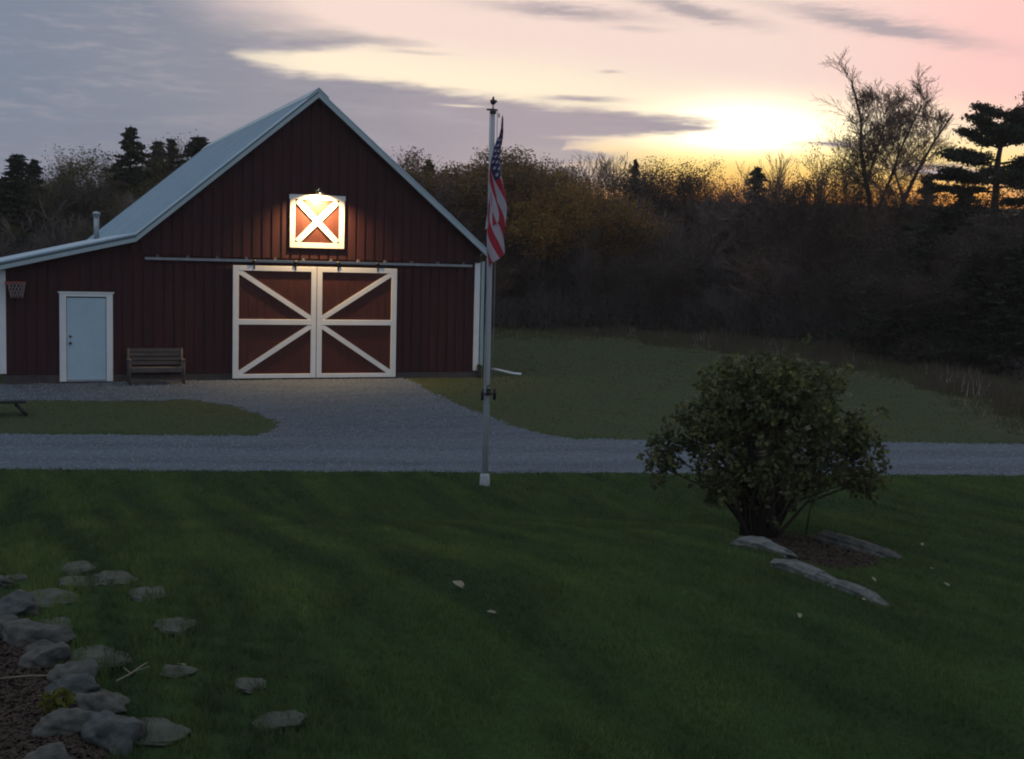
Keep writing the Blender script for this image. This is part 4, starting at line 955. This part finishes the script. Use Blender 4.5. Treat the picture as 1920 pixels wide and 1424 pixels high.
P = {
    'bare': [bare_proto(s, first=.26, spread=.42, depth=6, split=2, trunk_r=.013, lenr=.74, rmin=.0011) for s in (1, 2, 3, 4)],
    'baretall': [bare_proto(s, first=.36, spread=.30, depth=6, split=2, trunk_r=.011, lenr=.70, rmin=.0010) for s in (11, 12)],
    'warm': [bare_proto(s, M_twigw, first=.2, spread=.5, depth=6, split=2, trunk_r=.013, stems=2, rmin=.0013) for s in (6, 7)],
    'olive': [leafy_proto(s, M_olive, nl=18000, size=.0085, first=.22, spread=.5, depth=5, split=3, trunk_r=.014) for s in (21, 22)],
    'rust': [leafy_proto(s, M_rust, nl=26000, size=.0085, first=.22, spread=.55, depth=5, split=3, trunk_r=.014) for s in (31, 32)],
    'gold': [leafy_proto(s, M_gold, nl=15000, size=.009, first=.22, spread=.5, depth=5, split=3, trunk_r=.014) for s in (41, 42)],
    'dark': [leafy_proto(s, M_darkl, nl=24000, size=.0065, first=.2, spread=.55, depth=5, split=3, trunk_r=.014) for s in (51, 52)],
    'conifer': [conifer_proto(s, w_, ragged=g_) for s, w_, g_ in ((61, .22, .5), (62, .27, .55), (63, .17, .4))],
}
for k, v in P.items(): print(k, [(len(a.polygons), len(b.polygons)) for a, b in v])
KIND = {'bare': ('bare_tree', 'bare grey-brown tree', 'tree'), 'baretall': ('bare_tree', 'tall slender bare tree', 'tree'), 'warm': ('bare_tree', 'bushy bare brown tree', 'tree'),
        'olive': ('leafy_tree', 'olive-green leafy tree', 'tree'), 'rust': ('autumn_tree', 'rust-brown leafy tree', 'tree'), 'gold': ('autumn_tree', 'golden-orange leafy tree', 'tree'),
        'dark': ('leafy_tree', 'dark half-bare leafy tree', 'tree'), 'conifer': ('conifer', 'dark pointed evergreen', 'tree')}
rt = random.Random(99)
def bearing_pt(u, dist):                      # u: column of the photograph the bearing falls in
    t = (u - 960) / 2450; v = BF + BR * t
    return CAM.x + v.x * dist, CAM.y + v.y * dist
def tree(u, ytop, kind, dist, label, group=None, wide=1.0, var=None):
    x, y = bearing_pt(u, dist); z = H(x, y) - 0.1
    top = 3.0611 + (496.6 + 0.0239 * (u - 960) - ytop) / 2450 * dist
    h_ = top - z; v = var if var is not None else rt.randrange(len(P[kind])); tm, cm = P[kind][v]
    t = empty(KIND[kind][0], (x, y, z), rt.uniform(0, 6.28)); t.scale = (h_ * wide, h_ * wide, h_)
    link('trunk', tm, t); link('crown', cm, t); tag(t, label, 'tree', group); return t
sky_trees = [
    (-25, 300, 'conifer', 62, 'dark evergreen cut off by the left edge of the picture', 1.2),
    (32, 290, 'conifer', 62, 'broad dark evergreen with a blunt top at the far left', 1.7), (62, 298, 'conifer', 66, 'shorter dark evergreen just right of the broad one at far left', 1.2),
    (98, 308, 'bare', 74, 'bare tree beside the evergreens at far left', 1), (132, 288, 'baretall', 76, 'slender bare tree rising above the wood left of the barn roof', 1),
    (162, 300, 'bare', 74, 'bare tree left of the olive-green leafy one', 1), (192, 284, 'olive', 72, 'olive-green leafy tree left of the tallest evergreen', 1.3), (222, 288, 'olive', 75, 'yellowish olive tree half behind the tallest evergreen', 1.1),
    (243, 238, 'conifer', 66, 'tallest dark evergreen in the wood left of the barn roof', 1.15), (272, 286, 'dark', 70, 'dark rounded tree right of the tallest evergreen', 1),
    (293, 266, 'conifer', 72, 'small evergreen between the tallest one and the spire-topped one', 1.2), (318, 262, 'conifer', 70, 'spire-topped evergreen left of the barn roof', 1), (338, 290, 'olive', 70, 'olive tree just left of the bushy evergreen by the barn roof', 1.2),
    (368, 256, 'conifer', 68, 'bushy evergreen right beside the sloping barn roof', 1.6), (400, 262, 'dark', 72, 'dark tree mostly behind the barn roof', 1),
    (750, 290, 'bare', 76, 'bare tree just above the right barn roof slope', 1), (774, 298, 'bare', 74, 'bare tree between roof slope and narrow evergreen', 1),
    (797, 298, 'conifer', 70, 'narrow evergreen above the right barn roof slope', .9), (832, 290, 'rust', 66, 'rust-brown rounded tree right of the narrow evergreen', 1.2), (868, 286, 'rust', 67, 'rust-brown tree with the highest round top left of the flag', 1.3),
    (902, 294, 'rust', 68, 'rust-brown tree directly left of the flag', 1.2), (932, 302, 'rust', 70, 'rust-brown tree directly behind the flag', 1.1), (962, 294, 'gold', 68, 'golden-orange tree right of the flag', 1.1), (990, 302, 'gold', 68, 'golden-orange tree second to the right of the flag', 1.2),
    (1022, 335, 'gold', 65, 'golden tree lower than its neighbours, third right of the flag', 1.2), (1062, 336, 'gold', 65, 'golden tree furthest to the right of the flag', 1.2),
    (1036, 296, 'bare', 80, 'bare tree behind the golden trees', 1), (1075, 288, 'bare', 79, 'bare tree rising right behind the furthest golden tree', 1), (1098, 292, 'baretall', 78, 'slender bare tree just right of the golden trees', 1), (1124, 286, 'bare', 78, 'bare round-topped tree on the skyline midway between flag and sunset', 1.1),
    (1148, 290, 'baretall', 77, 'slender bare tree left of the thin dark evergreen', 1), (1180, 298, 'conifer', 76, 'thin dark evergreen on the skyline left of the sunset', .6),
    (1208, 306, 'dark', 74, 'dark round tree right of the thin evergreen', 1), (1238, 298, 'dark', 74, 'highest dark rounded tree left of the sunset glow', 1.2), (1268, 314, 'dark', 73, 'dark rounded tree stepping down towards the sunset', 1.1),
    (1296, 336, 'dark', 72, 'lower dark tree at the edge of the sunset glow', 1), (1322, 348, 'warm', 72, 'bushy bare tree straight under the sunset glow', 1), (1350, 352, 'warm', 71, 'low bushy bare tree left of the small sunset evergreen', 1.1), (1378, 346, 'dark', 70, 'low dark tree touching the small sunset evergreen', .9),
    (1405, 312, 'conifer', 66, 'small dark evergreen silhouetted against the sunset', 1.1), (1432, 338, 'warm', 68, 'bushy bare tree right of the small sunset evergreen', 1), (1456, 348, 'dark', 67, 'low dark tree left of the thin sunset tree', .9),
    (1478, 284, 'baretall', 66, 'thin bare tree standing in the sunset right of the glow', .8), (1505, 336, 'warm', 64, 'bushy bare tree below the leaning twig clump', 1), (1535, 252, 'dark', 60, 'half-bare tree with a leaf clump on top left of the tall double tree', .62), (1566, 292, 'baretall', 62, 'bare tree immediately left of the tall double tree', 1),
    (1592, 340, 'warm', 60, 'low bushy bare tree in front of the tall double tree', 1), (1650, 345, 'warm', 62, 'low bushy bare tree right of the tall double tree', 1), (1690, 322, 'bare', 64, 'bare tree between the tall double tree and the small pine', .9),
    (1722, 328, 'conifer', 60, 'small flat-topped evergreen left of the big pine', 1.3), (1752, 346, 'dark', 58, 'low dark tree between the small evergreen and the big pine', 1.1), (1790, 350, 'conifer', 52, 'dark low evergreen under the big pine limbs', 1.5),
    (1905, 330, 'dark', 50, 'dark tree right of the big pine at the picture edge', 1.3), (1945, 190, 'conifer', 50, 'tall evergreen cut off by the right edge of the picture', 1.0),
]
for u, yt, kd, ds, lab, wd in sky_trees: tree(u, yt, kd, ds, lab, 'trees on the skyline', wd)
# the wood in front of and below the skyline trees
def skyl(u): return float(np.interp(u, [-60, 60, 240, 400, 740, 900, 1000, 1180, 1290, 1340, 1500, 1750, 1960], [300, 310, 290, 285, 300, 300, 320, 310, 335, 360, 355, 350, 340]))
def edged(u): return float(np.interp(u, [-60, 700, 1150, 1400, 1600, 1750, 1960], [50, 60, 64, 61, 57, 46, 40]))
cnt = {}; ORD = ['', 'first', 'second', 'third', 'fourth', 'fifth', 'sixth', 'seventh', 'eighth', 'ninth', 'tenth', 'eleventh', 'twelfth', 'thirteenth', 'fourteenth', 'fifteenth', 'sixteenth']
where = lambda u: 'left of the barn' if u < 420 else ('between barn and sunset' if u < 1250 else 'right of the sunset')
for row, (off, dd, n) in enumerate(((45, 5.5, 40), (95, 3.0, 42), (150, 1.0, 34))):
    for i in range(n):
        u = -40 + (i + rt.uniform(.1, .9)) * (2000 / n)
        if 430 < u < 735: continue
        if 235 < u < 430 and row == 2: continue
        kd = rt.choice(['bare', 'bare', 'warm', 'bare', 'baretall', 'warm', 'dark'] if u > 735 else ['bare', 'olive', 'dark', 'conifer', 'warm'])
        if u > 1100 and kd == 'rust': kd = 'warm'
        if u > 1600: kd = rt.choice(['conifer', 'conifer', 'dark', 'conifer'] if u > 1680 else ['dark', 'conifer', 'warm'])
        ds = edged(u) + dd + rt.uniform(-1, 1)
        if u < 430: ds = 56 + dd * 1.5
        key = (KIND[kd][1], row, where(u)); cnt[key] = cnt.get(key, 0) + 1
        lb = '%s %s from left, %s row, %s' % (ORD[cnt[key]], KIND[kd][1], ('upper', 'middle', 'front')[row], where(u))
        t = tree(u, skyl(u) + off + rt.uniform(-28, 30), kd, ds, lb, 'trees filling the wood', 1.25 if kd != 'conifer' else (1.3 if u < 1600 else 2.3))

# the tall double-stemmed bare tree against the sunset
def bigbare():
    rs = random.Random(77); segs = []
    def br(p, d, L, r, k):
        n = 3; q = p
        for i in range(n):
            d = (d + Vector((rs.gauss(0, .09), rs.gauss(0, .09), rs.gauss(0, .05) + .03))).normalized(); q2 = q + d * (L / n); r2 = r * (1 - .10 * (i + 1))
            segs.append((q, q2, r, r2, k)); q, r = q2, r2
            if k < 5:
                for _ in range(2 if k < 4 else 1): side(q, d, L * rs.uniform(.35, .7), r * .5, k + 1)
        if k < 5: side(q, d, L * .7, r * .6, k + 1)
    def side(q, d, L, r, k):
        o_ = Matrix.Rotation(rs.uniform(0, 6.28), 3, d) @ d.orthogonal().normalized(); br(q, (d * .8 + o_ * rs.uniform(.4, .9) + Vector((0, 0, .12))).normalized(), L, r, k)
    rx = Vector((BR.x, BR.y, 0)); fx = Vector((BF.x, BF.y, 0))
    # main stems as point lists in (sideways m, height m)
    stems = [([(0, 0), (.10, 3.2), (.35, 5.6), (.55, 7.4), (.05, 9.6), (-.35, 11.6), (-.30, 13.2), (-.80, 15.6)], .20),
             ([(1.25, 0), (1.3, 4.2), (1.45, 6.6), (1.9, 8.6), (2.6, 10.6), (3.3, 12.2), (4.1, 13.7)], .16),
             ([(.55, 7.4), (1.1, 9.6), (1.7, 11.6), (2.2, 13.4), (2.6, 14.2)], .07), ([(.05, 9.6), (.5, 11.4), (.9, 13.0), (1.2, 13.9)], .05), ([(1.9, 8.6), (1.5, 10.2), (1.6, 11.6)], .05)]
    for pts, r in stems:
        P3 = [rx * a + fx * (.3 * math.sin(a * 2 + b)) + Vector((0, 0, b)) for a, b in pts]
        for i in range(len(P3) - 1):
            r0 = r * (1 - i / len(P3)) + .012; r1 = r * (1 - (i + 1) / len(P3)) + .012
            segs.append((P3[i], P3[i + 1], r0, r1, 0))
            if P3[i + 1].z > 3.4:
                for j in range(7 if P3[i + 1].z < 9.7 else 4):
                    q = P3[i].lerp(P3[i + 1], rs.random()); 
                    if q.z < 3.2: continue
                    side(q, Vector((0, 0, 1)) if q.z > 9.5 else (rx * rs.uniform(-1, 1) + Vector((0, 0, .35))).normalized(), rs.uniform(.9, 2.1) * (1 if q.z < 12 else .6), r1 * .4, 2)
    for a, b in ((-1.7, 4.3), (-2.6, 5.2), (2.9, 5.2), (3.2, 6.5), (-1.3, 6.2), (2.6, 7.6)):
        s_ = Vector((0, 0, b * .82)) + rx * (.3 if a < 0 else 1.35); e = rx * a + Vector((0, 0, b)); d = (e - s_).normalized(); br(s_, d, (e - s_).length, .035, 3)
    return segs
sg = bigbare()
u0, d0 = 1606, 60.0; x, y = bearing_pt(u0, d0); z = H(x, y) - 0.1
top = 3.0611 + (496.6 + 0.0239 * (u0 - 960) - 96) / 2450 * d0 - z
k = top / max(b.z for a, b, *_ in sg)
tb = empty('tall_bare_tree', (x, y, z)); tb.scale = (k * 1.22, k * 1.22, k)
tag(tb, 'tallest bare tree with two stems and fine twigs against the sunset', 'tree')
link('trunk', segs_to_mesh('trunk', [s for s in sg if s[4] == 0], M_tbark, 8), tb); link('crown', segs_to_mesh('crown', [s for s in sg if s[4] > 0], M_twigw, 3, 0.010), tb)
print('bigbare', len(sg), k)

# the big pine at the right, with flat layered limbs
def bigpine():
    rs = random.Random(8); rr = np.random.default_rng(8); mb = MB(); pts = []; rx = Vector((BR.x, BR.y, 0)); fx = Vector((BF.x, BF.y, 0))
    mb.tube([Vector((0, 0, 0)), rx * .05 + Vector((0, 0, 5)), rx * .1 + Vector((0, 0, 7.6)), rx * .35 + Vector((0, 0, 9.2))], [.20, .15, .10, .03], 8)
    lm = MB()
    def limb(a, h0, rise, L, dens=1.0):
        L *= rs.uniform(.85, 1.1); h0 += rs.uniform(-.15, .15)
        d = rx * math.cos(a) + fx * math.sin(a); tr_ = rx * (.1 + .035 * max(0, h0 - 8) )
        p0 = tr_ + Vector((0, 0, h0)); p1 = p0 + d * L * .5 + Vector((0, 0, rise * .35)); p2 = p0 + d * L + Vector((0, 0, rise))
        lm.tube([p0, p1, p2], [.045, .03, .01], 5)
        for t in np.linspace(.28, 1.0, int(7 + 5 * L)):
            c = p0.lerp(p1, t * 2) if t < .5 else p1.lerp(p2, t * 2 - 1); wv = (.15 + .45 * math.sin(t * 2.6)) * (.4 + .20 * L)
            for j in range(3 if rs.random() < .8 else 1):
                q = c + d.cross(Vector((0, 0, 1))) * rs.uniform(-wv, wv) + Vector((0, 0, rs.uniform(.0, .12))) + d * rs.uniform(-.15, .15)
                lm.tube([c, q], [.01, .005], 3); pts.append(rr.normal(0, 1, (int(50 * dens), 3)) * [.19, .19, .060] * rs.uniform(.5, 1.2) + np.array(q))
    for a, h0, rise, L in ((3.14, 6.55, .15, 2.35), (2.8, 6.3, .05, 2.0), (3.4, 6.6, .3, 2.1), (3.25, 7.3, .35, 1.9), (2.9, 7.5, .3, 1.6), (3.1, 8.1, .55, 1.5), (3.4, 8.5, .5, 1.1), (0, 6.5, .3, 2.9), (.4, 7.0, .5, 2.8), (-.3, 7.5, .7, 2.8), (.2, 8.0, .9, 2.6), (.1, 7.3, .5, 2.2), (-.5, 6.8, .3, 2.4), (.5, 8.3, .8, 1.6),
                       (0.1, 8.5, 1.1, 1.7), (-.1, 8.9, 1.0, 1.2), (3.1, 8.9, .4, .7), (1.6, 8.4, .5, 1.0), (-1.6, 8.0, .5, 1.1), (1.3, 7.0, .3, 1.4), (-1.4, 6.7, .3, 1.3), (0, 5.8, .1, 1.8), (3.2, 5.6, -.1, 1.5), (.5, 5.2, 0, 1.6)):
        limb(a, h0, rise, L)
    tm = bpy.data.meshes.new('trunk'); tm.from_pydata(mb.v, [], mb.f); tm.materials.append(M_tbark)
    m2 = bpy.data.meshes.new('limbs'); m2.from_pydata(lm.v, [], lm.f); m2.materials.append(M_tbark)
    return tm, m2, npmesh('crown', leafquads(np.concatenate(pts), .055, rr, 2.6), 4, M_needle)
tm, lm_, cm = bigpine()
u0, d0 = 1846, 50.0; x, y = bearing_pt(u0, d0); z = H(x, y) - 0.1
top = 3.0611 + (496.6 + 0.0239 * (u0 - 960) - 170) / 2450 * d0 - z
k = top / max(v.co.z for v in cm.vertices)
tp = empty('pine_tree', (x, y, z)); tp.scale = (k, k, k); tag(tp, 'big dark pine with flat layered limbs at the right against the pink sky', 'tree')
link('trunk', tm, tp); link('limbs', lm_, tp); link('crown', cm, tp); print('pine', k)

# dense brushwood that reads as one mass along the foot of the wood
r3 = np.random.default_rng(12); T = []; LQ = []
for i in range(640):
    u = r3.uniform(-80, 2000)
    if 470 < u < 715: continue
    ed_ = edged(u) if u > 430 else 54
    ds = ed_ + r3.uniform(-0.5, 11) ; x, y = bearing_pt(u, ds); hgt = r3.uniform(1.6, 3.9) * (1 + 0.03 * (ds - ed_)); n = 260
    if 1690 < u: hgt *= 0.55
    if ds - ed_ < 1.5: hgt *= 0.6
    bx_ = x + r3.normal(0, .35, n); by_ = y + r3.normal(0, .35, n); z0 = H(x, y)
    t0 = r3.uniform(0, .75, n) ; ll = r3.uniform(.25, .55, n) * hgt; th = r3.uniform(0, 6.28, n); ln = r3.uniform(.1, .9, n)
    sx_, sy_ = bx_ + np.cos(th) * t0 * hgt * .25, by_ + np.sin(th) * t0 * hgt * .25; sz = z0 + t0 * hgt
    ex, ey, ez = sx_ + np.cos(th) * ll * ln * .8, sy_ + np.sin(th) * ll * ln * .8, np.minimum(sz + ll * (1 - ln * .45), z0 + hgt * 1.1)
    wx, wy = BR.x * .016, BR.y * .016
    T.append(np.stack([np.stack([sx_ - wx, sy_ - wy, sz], -1), np.stack([sx_ + wx, sy_ + wy, sz], -1), np.stack([ex, ey, ez], -1)], 1))
    m_ = 90; c = np.stack([x + r3.normal(0, .5, m_), y + r3.normal(0, .5, m_), z0 + r3.uniform(0, .8, m_) * hgt], -1); LQ.append(leafquads(c, .13, r3, 1.3))
T = np.concatenate(T); LQ = np.concatenate(LQ)
# quads to triangles so that the whole thicket is one mesh
tri = np.concatenate([LQ[:, [0, 1, 2]], LQ[:, [0, 2, 3]]])
M_brtwig = mat('brush_twigs', (0.095, 0.075, 0.068), 0.9, (0.055, 0.045, 0.04), nscale=0.3)
M_brleaf = leafmat('brush_leaves', (0.060, 0.048, 0.038), (0.040, 0.034, 0.026), 0.4)
tag(link('brushwood', npmesh('brushwood', np.concatenate([T, tri]), 3, [M_brtwig, M_brleaf], [0] * len(T) + [1] * len(tri))), 'tangled grey-brown brushwood along the foot of the wood behind the field', 'brushwood', kind='stuff')
print('tris', len(T), len(tri))

# haze volume added to lift the dark wood, standing in for camera flare
M_haze = bpy.data.materials.new('flare_haze'); M_haze.use_nodes = True; ht = M_haze.node_tree; ht.nodes.clear()
pv = ht.nodes.new('ShaderNodeVolumePrincipled'); pv.inputs['Color'].default_value = (0.95, 0.85, 0.78, 1); pv.inputs['Density'].default_value = 0.0005; pv.inputs['Anisotropy'].default_value = 0.4
mo = ht.nodes.new('ShaderNodeOutputMaterial'); ht.links.new(pv.outputs[0], mo.inputs['Volume'])
mb = MB(); mb.box(-165, 235, -85, 245, -2.5, 24); hz = mb.build('haze', M_haze); tag(hz, 'thin added haze lifting the dark wood like camera flare', 'haze', kind='stuff')
